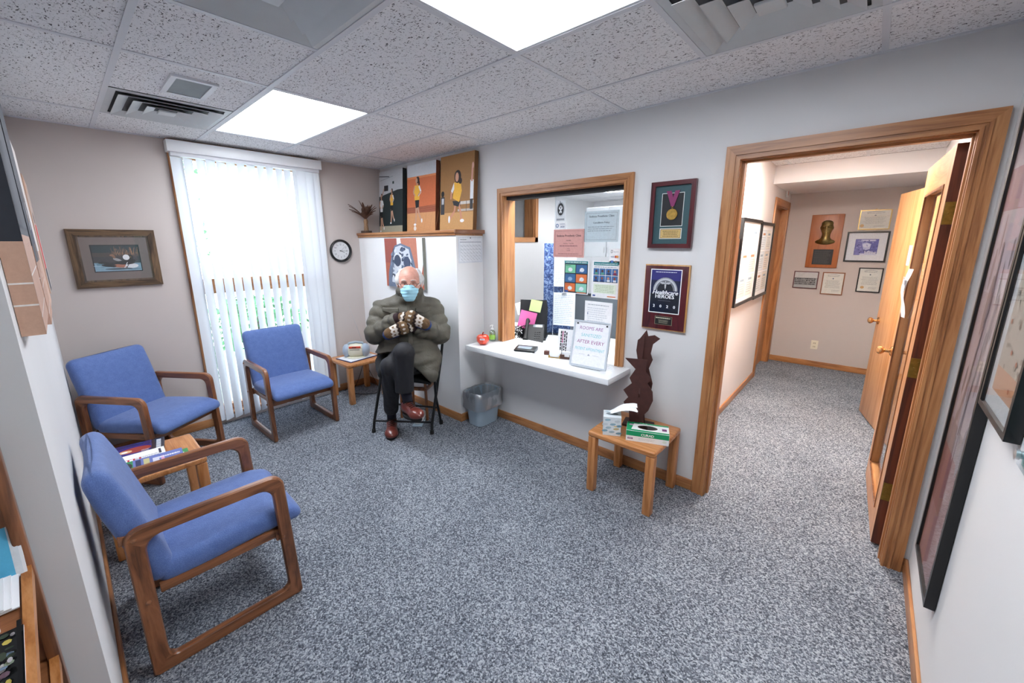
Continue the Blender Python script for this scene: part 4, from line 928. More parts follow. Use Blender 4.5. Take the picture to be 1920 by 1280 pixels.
# sports canvases on the left wall (faces +y): dark top, wooden court below
def court(p, top, split, fig=None):
    p.rect(0, 0, 1, 1, '#b98f78').rect(0, split, 1, 1, top); q = random.Random(3)
    for z in (.06, .2): p.line([(0, split*z*3), (1, split*z*3+.01)], .004, '#d8d3cf')
    for k in range(20): p.line([(q.random()*.5, q.random()*split), (q.random()*.5+.5, q.random()*split)], .0008, '#9c7460')
    for k in range(9): p.rect(.05+.1*k, split+.02, .09+.1*k, split+.3, q.choice(['#2b3245', '#3b4258', '#20263a']))
    if fig: fig(p)
def player(p, u, v, s, shirt='#e8b13a', col='#c49a80', leg='#15161b', ax=1.0):
    """small printed athlete: head, hair, shirt, arms, shorts, legs, shoes"""
    S = lambda a, b_: (u+a*s*ax, v+b_*s)
    p.line([S(.02, .42), S(.10, .22), S(.20, .10)], .055*s*p.h, col).line([S(-.03, .42), S(-.03, .2), S(-.06, .03)], .055*s*p.h, col)
    p.ell(*S(-.08, .01), .06*s*ax, .025*s, '#f2f3f5').ell(*S(.22, .09), .03*s*ax, .045*s, '#f2f3f5')
    p.poly([S(-.09, .56), S(.1, .56), S(.09, .38), S(-.05, .36)], leg); p.poly([S(-.11, .84), S(.10, .84), S(.12, .68), S(.11, .53), S(-.1, .53), S(-.13, .68)], shirt)
    p.line([S(.09, .82), S(.17, .7), S(.05, .62)], .045*s*p.h, '#e8e9ec').line([S(.16, .7), S(.04, .62)], .035*s*p.h, col); p.line([S(-.10, .82), S(-.16, .7), S(-.08, .62)], .04*s*p.h, col)
    p.line([S(0, .83), S(0, .9)], .04*s*p.h, col); p.ell(*S(.03, .95), .075*s*ax, .07*s, '#2f2320').ell(*S(-.02, .94), .045*s*ax, .055*s, col).ell(*S(.09, .88), .035*s*ax, .05*s, '#2f2320')
def canvas(name, label, loc, rz, w, h, dep, art, side, group, tilt=0, wrap=None):
    t = thing(name, label, 'canvas print', loc, rz, group); t.rotation_euler = (tilt, 0, rz)
    B().box(0, w, -dep, 0, 0, h).build('stretched_sides', side, t, smooth=0); p = Print(w, h, -dep, bg='#ffffff'); art(p); p.build('printed_face', t)
    if wrap: p = Print(dep, h, 0, bg='#ffffff'); wrap(p); p.b.xf(Matrix.Rotation(-PI/2, 4, 'Z')); p.build('printed_side', t, loc=(-.0001, 0, 0))
    return t
LW = 'sports canvases on the left wall'
navy = plain('navy_canvas_edge', '#20242e', .7); tanc = plain('tan_canvas_edge', '#c4a28c', .7)
canvas('canvas_print', 'nearest sports canvas with navy top and wood court bottom at the left photo edge', (2.80, .001, 1.425), PI, .46, .80, .040, lambda p: court(p, '#252a38', .30), navy, LW, wrap=lambda p: (p.rect(0, 0, 1, 1, '#bf9a84'), p.rect(0, .28, 1, 1, '#22262f'), p.rect(0, .09, 1, .095, '#e0dad5'), p.rect(0, .155, 1, .16, '#e0dad5')))
canvas('canvas_print', 'second sports canvas from the left edge with navy top on the left wall', (2.16, .001, 1.365), PI, .44, .80, .038, lambda p: (court(p, '#2c3140', .27), player(p, .5, .2, .4, '#d9dbe2', leg='#3a2f7a')), navy, LW, wrap=lambda p: (p.rect(0, 0, 1, 1, '#bd9480'), p.rect(0, .34, 1, 1, '#1f232c'), p.rect(0, .2, 1, .206, '#e0dad5')))
def redfig(p):
    p.rect(0, 0, 1, 1, '#cfc4bd').rect(0, .6, 1, 1, '#b9a59a').rect(.2, .1, .75, .6, '#c2342c').rect(.2, 0, .75, .2, '#22242c').ell(.45, .66, .16, .05, '#2a2f3d').rect(.75, .0, 1, .5, '#dfd8d4').rect(.0, .85, .4, 1, '#c69a7d')
canvas('canvas_print', 'white and red sports canvas furthest along the left wall near the duck picture', (.98, .001, 1.38), PI, .62, .62, .036, redfig, tanc, LW)
canvas('canvas_print', 'pale sports canvas with thin blue lines between the navy and red ones', (1.52, .001, 1.36), PI, .36, .72, .034, lambda p: p.rect(0, 0, 1, 1, '#d9d2ce').rect(0, 0, 1, .35, '#c9a58f').line([(.3, .1), (.5, .9)], .01, '#3a3f7c').line([(.6, .1), (.7, .8)], .008, '#7d5c4c'), tanc, LW)

# canvases standing on the ledge
LG = 'sports canvases on the oak ledge'
def c1(p):
    p.rect(0, 0, 1, 1, '#1d2b2d').rect(0, .68, 1, 1, '#b9bcc0').rect(0, 0, 1, .11, '#a4a08c').poly([(0, .60), (1, .70), (1, .74), (0, .68)], '#b9bcc0').line([(0, .93), (.45, .90)], .008, '#26282b').line([(.05, .86), (.6, .9)], .005, '#8d9094').rect(.22, .68, .40, .77, '#2c2d30').rect(.58, .78, .65, .82, '#2f4a48')
    player(p, .55, .15, .55, ax=.9); p.line([(.52, .56), (.58, .64)], .012, '#c49a80'); player(p, .10, .02, .62, '#d9dbdd', ax=.8); p.line([(.13, .6), (.22, .72)], .014, '#b58d76')
def c2(p):
    p.rect(0, 0, 1, 1, '#cf7044').rect(0, .82, 1, 1, '#c9cdd2').rect(0, .79, 1, .82, '#dd8a58').rect(0, 0, 1, .30, '#d39a68').rect(0, .28, 1, .37, '#a55c40')
    for z in (.30, .33, .36): p.line([(0, z-.01), (1, z+.02)], .003, '#7e4430')
    for k in range(6): p.line([(k*.2, 0), (k*.2+.1, .28)], .002, '#b9804f')
    player(p, .36, .10, .70, ax=1.15); p.ell(.3, .05, .05, .035, '#e9e2da')
def c3(p):
    p.rect(0, 0, 1, 1, '#9c7140').rect(0, 0, 1, .24, '#c89a62').rect(.55, .34, 1, .38, '#cfc8c0').rect(.55, .25, 1, .28, '#b9b0a6'); p.line([(.62, .38), (.62, .24)], .006, '#4a4441').line([(.8, .38), (.8, .24)], .006, '#4a4441')
    p.rect(.02, .22, .14, .46, '#33353c').ell(.08, .5, .05, .04, '#22201f').rect(.05, .36, .12, .44, '#b9bcc2').rect(.90, .40, .99, .64, '#e1e3e6').line([(.94, .62), (.95, .80)], .02, '#d09a8a').ell(.96, .82, .03, .04, '#d8a898').rect(.90, .27, .98, .40, '#2a2b30')
    S = lambda a, b_: (.50+a*.62, .12+b_*.6)
    p.line([S(-.02, .42), S(-.08, .22), S(-.32, .05)], .022, '#c98f74').line([S(.1, .42), S(.22, .2), S(.27, .03)], .022, '#c98f74').ell(*S(-.33, .05), .03, .05, '#f0f1f4').ell(*S(.3, .01), .06, .022, '#f0f1f4')
    p.poly([S(-.18, .46), S(.2, .44), S(.12, .32), S(-.12, .36)], '#1a1b20').poly([S(-.12, .86), S(.2, .86), S(.26, .66), S(.14, .42), S(-.17, .52), S(-.12, .7)], '#e9b23c').poly([S(-.12, .86), S(-.26, .68), S(-.2, .62), S(-.1, .72)], '#dcdee2').line([S(-.24, .66), S(-.26, .5)], .018, '#c98f74').ell(*S(.05, .98), .10, .085, '#2f2421').ell(*S(.02, .97), .05, .06, '#cf9a7e').ell(*S(.18, .88), .05, .04, '#2f2421')
for nm, x, w, h, art, e_ in (('tall sports canvas with dark green wall, leftmost of three on the ledge', .085, .455, .655, c1, '#1b2426'), ('orange hall sports canvas, middle of three on the ledge', .625, .47, .66, c2, '#6b3418'), ('tan sports canvas with crouching player, rightmost of three on the ledge', 1.165, .46, .668, c3, '#7d5530')):
    canvas('canvas_print', nm, (x, 2.655 if x < 1 else 2.655, 1.7490), 0, w, h, .045, art, plain('canvas_edge', e_, .7), LG, tilt=-math.radians(4.0))
# cow painting on the half wall front
def cow(p):
    p.rect(0, 0, 1, 1, '#b5644c').rect(0, .5, .35, 1, '#a2564a').rect(.35, .75, .6, 1, '#e9e2e6').poly([(.45, 1), (.95, 1), (1, .6), (.9, .1), (1, 0), (.6, 0)], '#c07d66').poly([(.93, .2), (1, .5), (1, 1), (.86, 1), (.88, .3)], '#eceff3')
    q = random.Random(6); p.poly([(.05, .0), (.08, .3), (.2, .7), (.28, .85), (.45, .9), (.7, .82), (.78, .55), (.86, .2), (.9, 0)], '#6d7a90').poly([(.16, .1), (.22, .6), (.3, .82), (.45, .86), (.66, .78), (.72, .5), (.7, .2), (.5, .05)], '#cfd5de')
    for k in range(60): p.ell(q.uniform(.2, .72), q.uniform(.1, .8), q.uniform(.015, .06), q.uniform(.01, .05), q.choice(['#55617a', '#e9edf2', '#8390a5', '#3e485c', '#dfe4ea']), 7, q.uniform(0, 3))
    p.ell(.35, .55, .09, .12, '#3f4a60').ell(.6, .52, .09, .12, '#46516a').line([(.18, .2), (.25, .8)], .006, '#2f3a4d')
canvas('canvas_print', 'abstract grey and rust animal canvas on the half wall behind the seated man', (.575, 2.397, 1.205), 0, .635, .48, .035, cow, plain('canvas_edge', '#8b8a80', .7), None)
# calendar on the chase end (faces +x)
cal = thing('wall_calendar', 'white calendar sheet pinned on the half wall end', 'calendar', (1.6405, 2.420, 1.465), PI/2)
B().box(0, .286, -.0025, 0, 0, .225).build('sheet', M['paper'], cal, smooth=0); p = Print(.286, .225, -.0025, bg='#dfe3ea'); p.rect(.03, .04, .97, .95, '#eceff4').lines(.08, .86, .35, .92, 1, '#555c66').line([(.06, .8), (.95, .8)], .004, '#59606b')
for k in range(8): p.line([(.06+.127*k, .05), (.06+.127*k, .8)], .0008, '#a9b0ba')
for k in range(6): p.line([(.06, .05+.15*k), (.95, .05+.15*k)], .0008, '#a9b0ba')
for i in range(5):
    for j in range(7): p.line([(.08+.127*j, .17+.13*i), (.16+.127*j, .10+.13*i)], .0018, '#6c7581')
p.build('printed_grid', cal); B().lathe([(.004, .003), (.005, .007), (0, .009)], (0, 0, 0), 10, axis='y').build('push_pin', M['darkplastic'], cal, loc=(.14, 0, .215))

# hallway pictures
def cert(p, seed=1, seal=None, blue=False):
    p.rect(0, 0, 1, 1, '#e3e2da'); p.line([(.2, .90), (.35, .93), (.5, .945), (.65, .93), (.8, .90)], .004, '#8d8d92').lines(.2, .84, .8, .88, 1, '#8d8d92', th=.5, center=True).ell(.5, .74, .035, .03, '#6d7683' if not blue else '#3f5f8a').lines(.12, .28, .88, .66, 7, '#b1b1ad', seed=seed, center=True).lines(.5, .1, .9, .2, 2, '#a5a5a2')
    if seal: p.ell(*seal, '#cda268', 14)
HG = None
def bust_plaque():
    t = thing('bust_plaque', 'wooden plaque with bronze relief bust on the far hallway wall', 'plaque', (3.655, 6.648, 1.302), 0)
    B().rbox((.16, -.0125, .328), (.322, .024, .656), .004, 2).build('board', M['plaque_wood'], t)
    def f(P):
        d = sd_ell(P, (.165, -.025, .50), (.062, .042, .085)); d = smin(d, sd_ell(P, (.165, -.052, .470), (.042, .022, .05)), .02)
        d = smin(d, sd_cap(P, (.168, -.03, .44), (.165, -.026, .35), .040, .046), .02); d = smin(d, sd_ell(P, (.165, -.025, .325), (.10, .025, .035)), .03)
        for s in (-1, 1): d = smin(d, sd_ell(P, (.165+s*.058, -.03, .495), (.010, .010, .020)), .008); d = smax(d, -sd_ell(P, (.165+s*.023, -.063, .505), (.015, .012, .010)), .008)
        d = smin(d, sd_cap(P, (.165, -.062, .51), (.165, -.070, .478), .006, .010), .008); d = smin(d, sd_cap(P, (.135, -.06, .521), (.195, -.06, .521), .005, .005), .006); d = smax(d, -sd_cap(P, (.145, -.070, .452), (.185, -.070, .452), .004, .004), .004)
        d = smin(d, sd_ell(P, (.165, -.026, .548), (.060, .032, .040)), .004)+.0015*waves(P, 240, 3)
        return smax(d, P[..., 1]+.0245, .002)
    net_obj('relief_bust', f, (.04, -.09, .27), (.29, -.015, .61), .004, M['bronze'], t, 1)
    p = Print(.20, .19, -.0260, bg='#17181a'); p.lines(.08, .06, .92, .94, 11, '#4a4b4e'); B().box(.065, .265, -.0259, -.0245, .04, .23).build('text_plate', M['dark'], t, smooth=0); p.build('inscription', t, loc=(.065, 0, .04))
bust_plaque()
gm = plain('gold_frame', '#b99a5c', .3, metal=.8)
t = framed('framed_certificate', 'gold framed certificate, highest on the far hallway wall', 'certificate', (4.112, 6.649, 1.766), 0, .278, .225, .008, .014, gm, gm, lambda p: cert(p, 3, (.1, .18, .07, .09)), recess=.005); B().tube([(.13, -.008, .225), (.139, -.008, .24), (.148, -.008, .225)], .003, 6).build('hanger', gm, t)
def blueprint_(p):
    p.rect(0, 0, 1, 1, '#e9ebf2').rect(.20, .20, .80, .78, '#5a58a0').rect(.22, .22, .5, .76, '#7674b8').rect(.35, .70, .72, .76, '#cfd1e8'); q = random.Random(4)
    p.poly([(.38, .62), (.50, .66), (.62, .6), (.60, .42), (.45, .36)], '#c6c8e4').ell(.5, .55, .10, .07, '#dfe0f2')
    for k in range(40): p.ell(q.uniform(.22, .78), q.uniform(.24, .74), .02, .02, q.choice(['#3c3a86', '#8684c4', '#a9a8d8', '#302e72']), 6)
    for k in range(9): p.rect(.48+.033*k, .24, .50+.033*k, .30+.10*q.random(), '#f4f5fb')
    p.rect(.36, .20, .8, .26, '#d5d6ea')
framed('framed_photo', 'black framed blue toned building photo in wide white mat', 'picture', (4.027, 6.649, 1.385), 0, .383, .36, .018, .02, M['black'], M['black'], blueprint_)
def group_photo(p):
    p.rect(0, 0, 1, 1, '#8f9192').rect(0, .65, 1, 1, '#c3c5c6').rect(0, 0, 1, .16, '#a7a9aa'); q = random.Random(11)
    for row in range(4):
        for k in range(15): x = .05+.06*k+q.uniform(-.01, .01); z = .25+.11*row; p.ell(x, z, .03, .05, q.choice(['#232425', '#3c3d3f', '#17181a', '#5a5b5d']), 7).ell(x, z+.06, .012, .022, '#d3d4d5', 6)
framed('framed_photo', 'black and white framed group photo, lowest left on the far hallway wall', 'picture', (3.552, 6.649, 1.028), 0, .262, .222, .010, .016, M['mahog_x'], M['mahog_z'], group_photo, recess=.006)
framed('framed_certificate', 'brown framed certificate beside the group photo on the far hallway wall', 'certificate', (3.852, 6.649, .967), 0, .222, .282, .012, .016, M['walnut_x'], M['walnut_z'], lambda p: cert(p, 5, None, True), recess=.006)
framed('framed_certificate', 'black framed certificate with gold seal below the building photo', 'certificate', (4.192, 6.649, 1.024), 0, .222, .294, .012, .016, M['black'], M['black'], lambda p: cert(p, 7, (.22, .17, .09, .06)), recess=.006)
def grid_docs(seed):
    def f(p):
        q = random.Random(seed); p.rect(0, 0, 1, 1, '#eef0f2')
        for i in range(2):
            for j in range(3):
                x0, z0 = .08+.44*i, .06+.30*j; p.rect(x0, z0, x0+.40, z0+.27, q.choice(['#dfe5e6', '#e2ddd2', '#d5e0e6', '#e6e6df'])).frame(x0, z0, x0+.40, z0+.27, .003, '#aab3b8').lines(x0+.05, z0+.03, x0+.35, z0+.18, 5, '#a3adb5', seed=seed+i+j).rect(x0+.1, z0+.2, x0+.3, z0+.23, '#a9754f' if q.random() < .4 else '#8fa3b3')
    return f
HDG = 'document frames on the hallway left wall'
framed('document_frame', 'nearer large black frame of documents on the hallway left wall', 'document frame', (3.396, 4.11, 1.05), PI/2, .785, .79, .03, .035, M['black'], M['black'], grid_docs(1), HDG, recess=.012, glass_=False)
framed('document_frame', 'further large black frame of documents next to the hallway door casing', 'document frame', (3.396, 4.91, 1.04), PI/2, .66, .79, .03, .035, M['black'], M['black'], grid_docs(2), HDG, recess=.012, glass_=False)
framed('document_frame', 'small reddish brown frame partly hidden behind the doorway casing', 'document frame', (3.396, 3.62, 1.06), PI/2, .45, .60, .03, .025, M['walnut_x'], M['walnut_z'], lambda p: cert(p, 12), None, recess=.008)
t = thing('wall_thermostat', 'small white wall box above the hallway door casing', 'thermostat', (3.396, 6.20, 2.16), PI/2); B().rbox((.04, -.012, .05), (.07, .022, .10), .004, 2).build('case', M['whiteplastic'], t); B().rbox((.04, -.0245, .05), (.03, .003, .05), .001, 1).build('label_window', plain('red_label', '#b06a5c', .5), t)

# ================================================================ THINGS ON TABLES, LEDGE AND COUNTER
# dried plant
dp = thing('dried_plant', 'dried brown leaf arrangement in a small woven stem on the oak ledge', 'plant', (.10, 2.44, 1.749))
dry = plain('dried_leaf', '#5c4032', .8, var=.35, nscale=30); dryl = plain('woven_stem', '#8a6c50', .8, var=.3, nscale=90)
B().rbox((0, 0, .0125), (.10, .08, .024), .005, 1).build('base', plain('dark_base', '#4a3a30', .7), dp)
b_ = B(); b_.lathe([(.026, 0), (.024, .03), (.020, .07), (.024, .10), (.016, .125), (0, .13)], (0, 0, .024), 14); b_.build('woven_stem', dryl, dp, 50)
q = random.Random(12)
for k in range(24):
    a = 2*PI*k/24*2.4; el = math.radians(q.uniform(34, 88)); L = q.uniform(.13, .25); wd = q.uniform(.022, .042); bb = B(); n_ = 7; V = []
    for i in range(n_+1):
        s = i/n_; r_ = L*s*math.cos(el-(.35*s)); z = .14+L*s*math.sin(el-.25*s); ww = wd*math.sin(PI*min(1, .08+s*.9))**.7+.001; cx_, cy_ = r_*math.cos(a), r_*math.sin(a)*(.55 if math.sin(a) > 0 else 1); cx_ *= (.42 if cx_ < 0 else 1)
        for u in (-1, 0, 1): V.append((cx_-math.sin(a)*ww*u*.5, cy_+math.cos(a)*ww*u*.5, z+(.006 if u else 0)))
    bb.add(V, [(i*3+k2, i*3+k2+1, (i+1)*3+k2+1, (i+1)*3+k2) for i in range(n_) for k2 in range(2)]); bb.build('leaf', dry, dp)
# sculpture of interlocking plates on the side table
sc_ = thing('plate_sculpture', 'brown figure sculpture of interlocking jagged plates on the side table', 'sculpture', (3.272, 2.545, .4302), math.radians(14))
rust = plain('rust_brown', '#46241f', .75, var=.15, nscale=40, bmp=.4, bscale=500)
B().rbox((0, 0, .008), (.19, .12, .016), .002, 1).build('base_plate', plain('dark_brown_base', '#33201c', .6), sc_)
A = [(-.045, .015), (-.05, .10), (-.085, .16), (-.06, .20), (-.09, .245), (-.045, .30), (-.06, .335), (-.03, .40), (-.09, .465), (.03, .470), (.03, .475), (.025, .39), (.055, .35), (.04, .31), (.07, .26), (.075, .20), (.055, .13), (.03, .09), (.035, .015)]
Bp = [(-.03, .015), (-.02, .12), (-.075, .10), (-.03, .18), (-.06, .24), (-.02, .33), (-.025, .45), (-.045, .52), (-.035, .60), (.0, .655), (.012, .615), (.05, .625), (.085, .605), (.045, .565), (.035, .50), (.05, .46), (.03, .40), (.06, .30), (.05, .20), (.02, .12), (.03, .015)]
Cc = [(-.02, .45), (-.035, .52), (-.03, .59), (.012, .63), (.006, .45)]
B().prism([(x*1.15, z) for x, z in A], -.036, -.026).build('front_plate', rust, sc_, smooth=0)
B().prism([(x+.01, z) for x, z in Bp], .012, .022).build('rear_plate', rust, sc_, smooth=0); B().prism([(x-.006, z) for x, z in Cc], -.016, -.006).build('head_plate', rust, sc_, smooth=0)
B().prism([(x*.8, z) for x, z in Bp if z < .5], -.005, .005, plane='xz').xf(Matrix.Rotation(PI/2, 4, 'Z') @ Matrix.Translation((.0, .0, 0))).build('cross_plate', rust, sc_, smooth=0)
# cube tissue box
tb = thing('tissue_box', 'pale blue patterned cube tissue box at the front left corner of the side table', 'tissue box', (3.185, 2.335, .4302), math.radians(28))
B().box(-.055, .055, -.055, .055, 0, .125, bev=.001).build('carton', M['paper'], tb)
for rz in (0, -PI/2, PI/2):
    p = Print(.108, .123, 0, bg='#dfe7ea'); q = random.Random(int(rz*10)+3)
    for (x, z, cc) in ((.25, .85, '#9dbfcc'), (.8, .8, '#c9d3d8'), (.1, .6, '#cfd8dc'), (.55, .62, '#8fb4c3'), (.9, .55, '#6f98aa'), (.3, .42, '#a9c4cd'), (.75, .38, '#c2b48a'), (.1, .25, '#7ea5b5'), (.5, .2, '#9fb9c4'), (.9, .15, '#7397a8')): p.ell(x, z, .17, .065, cc, 12, .1)
    p.ell(.7, .52, .1, .025, '#d8bd72').b.xf(Matrix.Rotation(rz, 4, 'Z') @ Matrix.Translation((-.054, -.0552, .001))).build('printed_side', M['print'], tb, smooth=0)
p = Print(.108, .108, 0, bg='#dce5e9'); p.ell(.5, .5, .36, .2, '#8a979e', 20).ell(.2, .8, .12, .06, '#9dbfcc'); p.b.xf(Matrix.Translation((-.054, -.054, .1253)) @ Matrix.Rotation(-PI/2, 4, 'X')).build('printed_top', M['print'], tb, smooth=0)
b_ = B(); V = []; n_ = 10
for i in range(n_+1):
    s = i/n_
    for k in range(9):
        u = k/8-.5; V.append((-.01+.155*s+.008*math.sin(k*2.3), -.0+u*(.05+.085*s)*1.0, .123+.012+.05*s+.035*math.sin(s*2.6)*(1-abs(u)*1.1)+.007*math.sin(k*2.6+s*3)*(.3+s)-.03*abs(u)*s))
b_.add(V, [(i*9+k, i*9+k+1, (i+1)*9+k+1, (i+1)*9+k) for i in range(n_) for k in range(8)]); b_.build('tissue', M['paper'], tb, 80)
# glove box
gb = thing('glove_box', 'green and white glove carton at the front right of the side table', 'glove box', (3.395, 2.40, .4302), math.radians(22.6))
B().box(-.125, .125, -.065, .065, 0, .07, bev=.001).build('carton', M['paper'], gb)
p = Print(.248, .068, 0, bg='#eef2f1'); p.rect(0, .52, 1, 1, '#1f9a63').text('CURAD', .5, .60, .022, '#f6faf8', bold=True).rect(.04, .18, .16, .34, '#6b2c66').lines(.055, .21, .15, .31, 1, '#e7dfe8', th=.6).lines(.3, .15, .7, .4, 2, '#c4cfd0').ell(.9, .3, .05, .12, '#dfe8d8'); p.b.xf(Matrix.Translation((-.124, -.0652, .001))).build('printed_front', M['gprint'], gb, smooth=0)
p = Print(.248, .128, 0, bg='#eef2f1'); p.rect(0, 0, 1, .16, '#1f9a63').rect(.0, .84, 1, 1, '#1f9a63').poly([(0, 0), (.10, 0), (.18, 1), (0, 1)], '#2aa56d').ell(.5, .5, .24, .24, '#3a2c22').ell(.5, .47, .2, .17, '#17120f').rect(.06, .6, .16, .75, '#c9a9c4').rect(.84, .35, .95, .6, '#6b2c66').text('CURAD', .4, .87, .014, '#f6faf8'); p.b.xf(Matrix.Translation((-.124, -.064, .0703)) @ Matrix.Rotation(-PI/2, 4, 'X')).build('printed_top', M['gprint'], gb, smooth=0)
p = Print(.128, .068, 0, bg='#1f9a63'); p.text('CURAD', .5, .4, .02, '#f6faf8').rect(.1, .1, .4, .3, '#6b2c66'); p.b.xf(Matrix.Rotation(-PI/2, 4, 'Z') @ Matrix.Translation((-.064, -.1252, .001))).build('printed_end', M['gprint'], gb, smooth=0)

# counter objects
CZ = .7572
pk = thing('pumpkin', 'small orange red ceramic pumpkin with white name sticker on the counter', 'pumpkin', (1.835, 2.505, CZ))
V = []; b_ = B(); n_, mth = 40, 14
for i in range(mth+1):
    ph = PI*i/mth; 
    for k in range(n_): a = 2*PI*k/n_; r_ = .058*math.sin(ph)**.8*(1-.07*abs(math.sin(a*4))); V.append((r_*math.cos(a), r_*math.sin(a), .050-.049*math.cos(ph)*(1-.25*math.cos(ph/2 if i > mth/2 else 0)*0)-(.010*(math.exp(-((PI-ph)/.5)**2)))))
b_.add(V, [(i*n_+k, i*n_+(k+1) % n_, (i+1)*n_+(k+1) % n_, (i+1)*n_+k) for i in range(mth) for k in range(n_)]); b_.build('body', plain('pumpkin_red', '#d8452a', .2, coat=.5), pk, 70)
B().tube([(0, 0, .086), (.002, 0, .10), (.01, 0, .112)], [.009, .006, .007], 8).build('stem', plain('dark_stem', '#7c3020', .4), pk)
p = Print(.042, .014, 0, bg='#f4f4f6'); p.lines(.1, .2, .9, .8, 1, '#5a5f80', th=.6); p.b.xf(Matrix.Rotation(math.radians(38), 4, 'Z') @ Matrix.Translation((-.018, -.0595, .052))).build('sticker', M['print'], pk, smooth=0)
hs_ = thing('sanitizer_bottle', 'clear hand sanitizer pump bottle with green label behind the pumpkin', 'bottle', (1.808, 2.655, CZ))
B().lathe([(0, 0), (.027, .001), (.029, .006), (.029, .075), (.024, .092), (.011, .100), (.011, .108)], (0, 0, 0), 24).build('bottle_body', glass('sanitizer', '#d9e8df', .08, .25), hs_, 50)
B().lathe([(.0292, .018), (.0293, .06), (.0292, .0601)], (0, 0, 0), 24).build('green_label', plain('green_label', '#8cc04f', .4), hs_); B().lathe([(.013, .105), (.013, .118), (.004, .12), (.004, .142), (.009, .143), (.009, .150), (0, .151)], (0, 0, 0), 16).build('pump_cap', M['whiteplastic'], hs_, 50); B().tube([(0, 0, .146), (.0, -.026, .146), (0, -.03, .139)], .0035, 8).build('nozzle', M['whiteplastic'], hs_)
cr = thing('card_reader', 'black signature pad lying on the counter by the hatch', 'card reader', (2.25, 2.60, CZ), math.radians(22))
B().rbox((0, 0, .012), (.18, .12, .022), .006, 3, 3, fn=lambda x, y, z: (x, y, z+(y*.12 if z > 0 else 0))).build('body', M['darkplastic'], cr); o = B().rbox((-.01, 0, 0), (.12, .06, .002), .0008, 1).build('screen', plain('screen_grey', '#8c98a0', .15), cr); o.location = (0, 0, .0245); o.rotation_euler = (.11, 0, 0)
cpts = [(2.33, 2.73, .765), (2.40, 2.70, .762), (2.42, 2.62, .760), (2.36, 2.56, .7605), (2.30, 2.60, .7605), (2.30, 2.65, .763)]
tag(B().tube(cpts, .0016, 5).build('pen_cord', M['darkplastic']), 'thin black cord curling from the signature pad on the counter', 'cord')
# card holders
t = thing('card_holder', 'clear gold cornered card holder with white cards on the counter', 'card holder', (2.555, 2.585, CZ), math.radians(20))
B().box(-.05, .05, -.02, .02, 0, .004).build('base', gm, t, smooth=0); o = B().box(-.046, .046, -.008, .008, .004, .058).build('cards', M['paper'], t, smooth=0); o.rotation_euler = (-.2, 0, 0)
for x in (-.048, .036): B().box(x, x+.012, -.021, -.017, 0, .022).build('gold_corner', gm, t, smooth=0)
t = thing('card_holder', 'dark brown wooden card holder left of the whiteboard', 'card holder', (2.645, 2.625, CZ), math.radians(20), None)
b_ = B().box(-.055, .055, -.028, .028, 0, .008).box(-.055, -.02, -.028, -.022, .008, .034).box(.02, .055, -.028, -.022, .008, .034).box(-.02, .02, -.028, -.022, .008, .018).box(-.055, .055, .018, .028, .008, .045).box(-.055, -.049, -.022, .018, .008, .034).box(.049, .055, -.022, .018, .008, .034); b_.build('holder', plain('dark_brown_wood', '#4a2a20', .4), t, smooth=0); B().box(-.044, .044, -.012, .006, .009, .055).build('cards', M['paper'], t, smooth=0)
t = thing('small_block', 'small brown wooden block at the cord end on the counter', 'block', (2.455, 2.615, CZ), math.radians(30)); B().rbox((0, 0, .016), (.045, .03, .032), .004, 2).build('block_body', plain('brown_block', '#5a332a', .4), t)
# rotated notice in a clear stand
t = thing('notice_stand', 'clear standing holder with sideways printed notice left of the whiteboard', 'sign', (2.600, 2.700, CZ), math.radians(14)); t.rotation_euler = (math.radians(-10), 0, math.radians(14))
B().box(-.10, .135, -.004, .004, 0, .215).build('acrylic_stand', M['acrylic'], t, smooth=0)
p = Print(.215, .20, -.0046, bg='#f3f4f7')
p.vlines(.10, .06, .92, .011, '#25272c', 1).vlines(.16, .45, .92, .011, '#a03a6a', 2).vlines(.165, .04, .42, .011, '#25272c', 3).vlines(.235, .04, .93, .011, '#25272c', 4).vlines(.31, .06, .88, .010, '#33363c', 5)
p.ell(.62, .62, .045, .05, '#1f2126').ell(.75, .5, .03, .03, '#1f2126').ell(.75, .42, .03, .03, '#3a3d44').line([(.88, .5), (.92, .56), (.93, .5)], .004, '#1f2126').lines(.5, .1, .95, .35, 4, '#a9aeb8'); p.build('printed_sheet', t, loc=(-.095, 0, .007))
# whiteboard notice leaning on the hatch frame
wbd = thing('dry_erase_sign', 'leaning dry erase board with purple and aqua handwriting on the counter', 'sign', (2.735, 2.512, CZ), 0); wbd.rotation_euler = (math.radians(-12), 0, math.radians(5))
for d in ((0, .012, 0, .335), (.273, .285, 0, .335), (.012, .273, 0, .012), (.012, .273, .323, .335)): B().box(d[0], d[1], -.008, .006, d[2], d[3]).build('frame', M['silverplastic'], wbd, smooth=0)
B().box(.012, .273, -.002, .004, .012, .323).build('board', M['paper'], wbd, smooth=0)
p = Print(.261, .311, -.002, bg='#f5f6fa'); p.text('ROOMS ARE', .48, .83, .034, '#9a4f9c', shear=.1, wmax=.68).text('SANITIZED', .50, .67, .032, '#7fd0d6', shear=.1, wmax=.6).text('AFTER EVERY', .50, .51, .036, '#9a3f86', shear=.1, wmax=.8).text('PATIENT APPOINTMENT', .5, .35, .030, '#7fd0d6', shear=.1, wmax=.86).line([(.2, .25), (.38, .255)], .001, '#7d828c').line([(.62, .255), (.8, .25)], .001, '#7d828c').poly([(.46, .235), (.54, .235), (.5, .28)], '#a5abb8'); p.build('handwriting', wbd, loc=(.012, 0, .012))
for x in (.03, .255): B().lathe([(.006, 0), (.006, .006), (0, .007)], (0, 0, 0), 12, axis='y').build('magnet', M['darkplastic'], wbd, loc=(x, -.0025, .31))
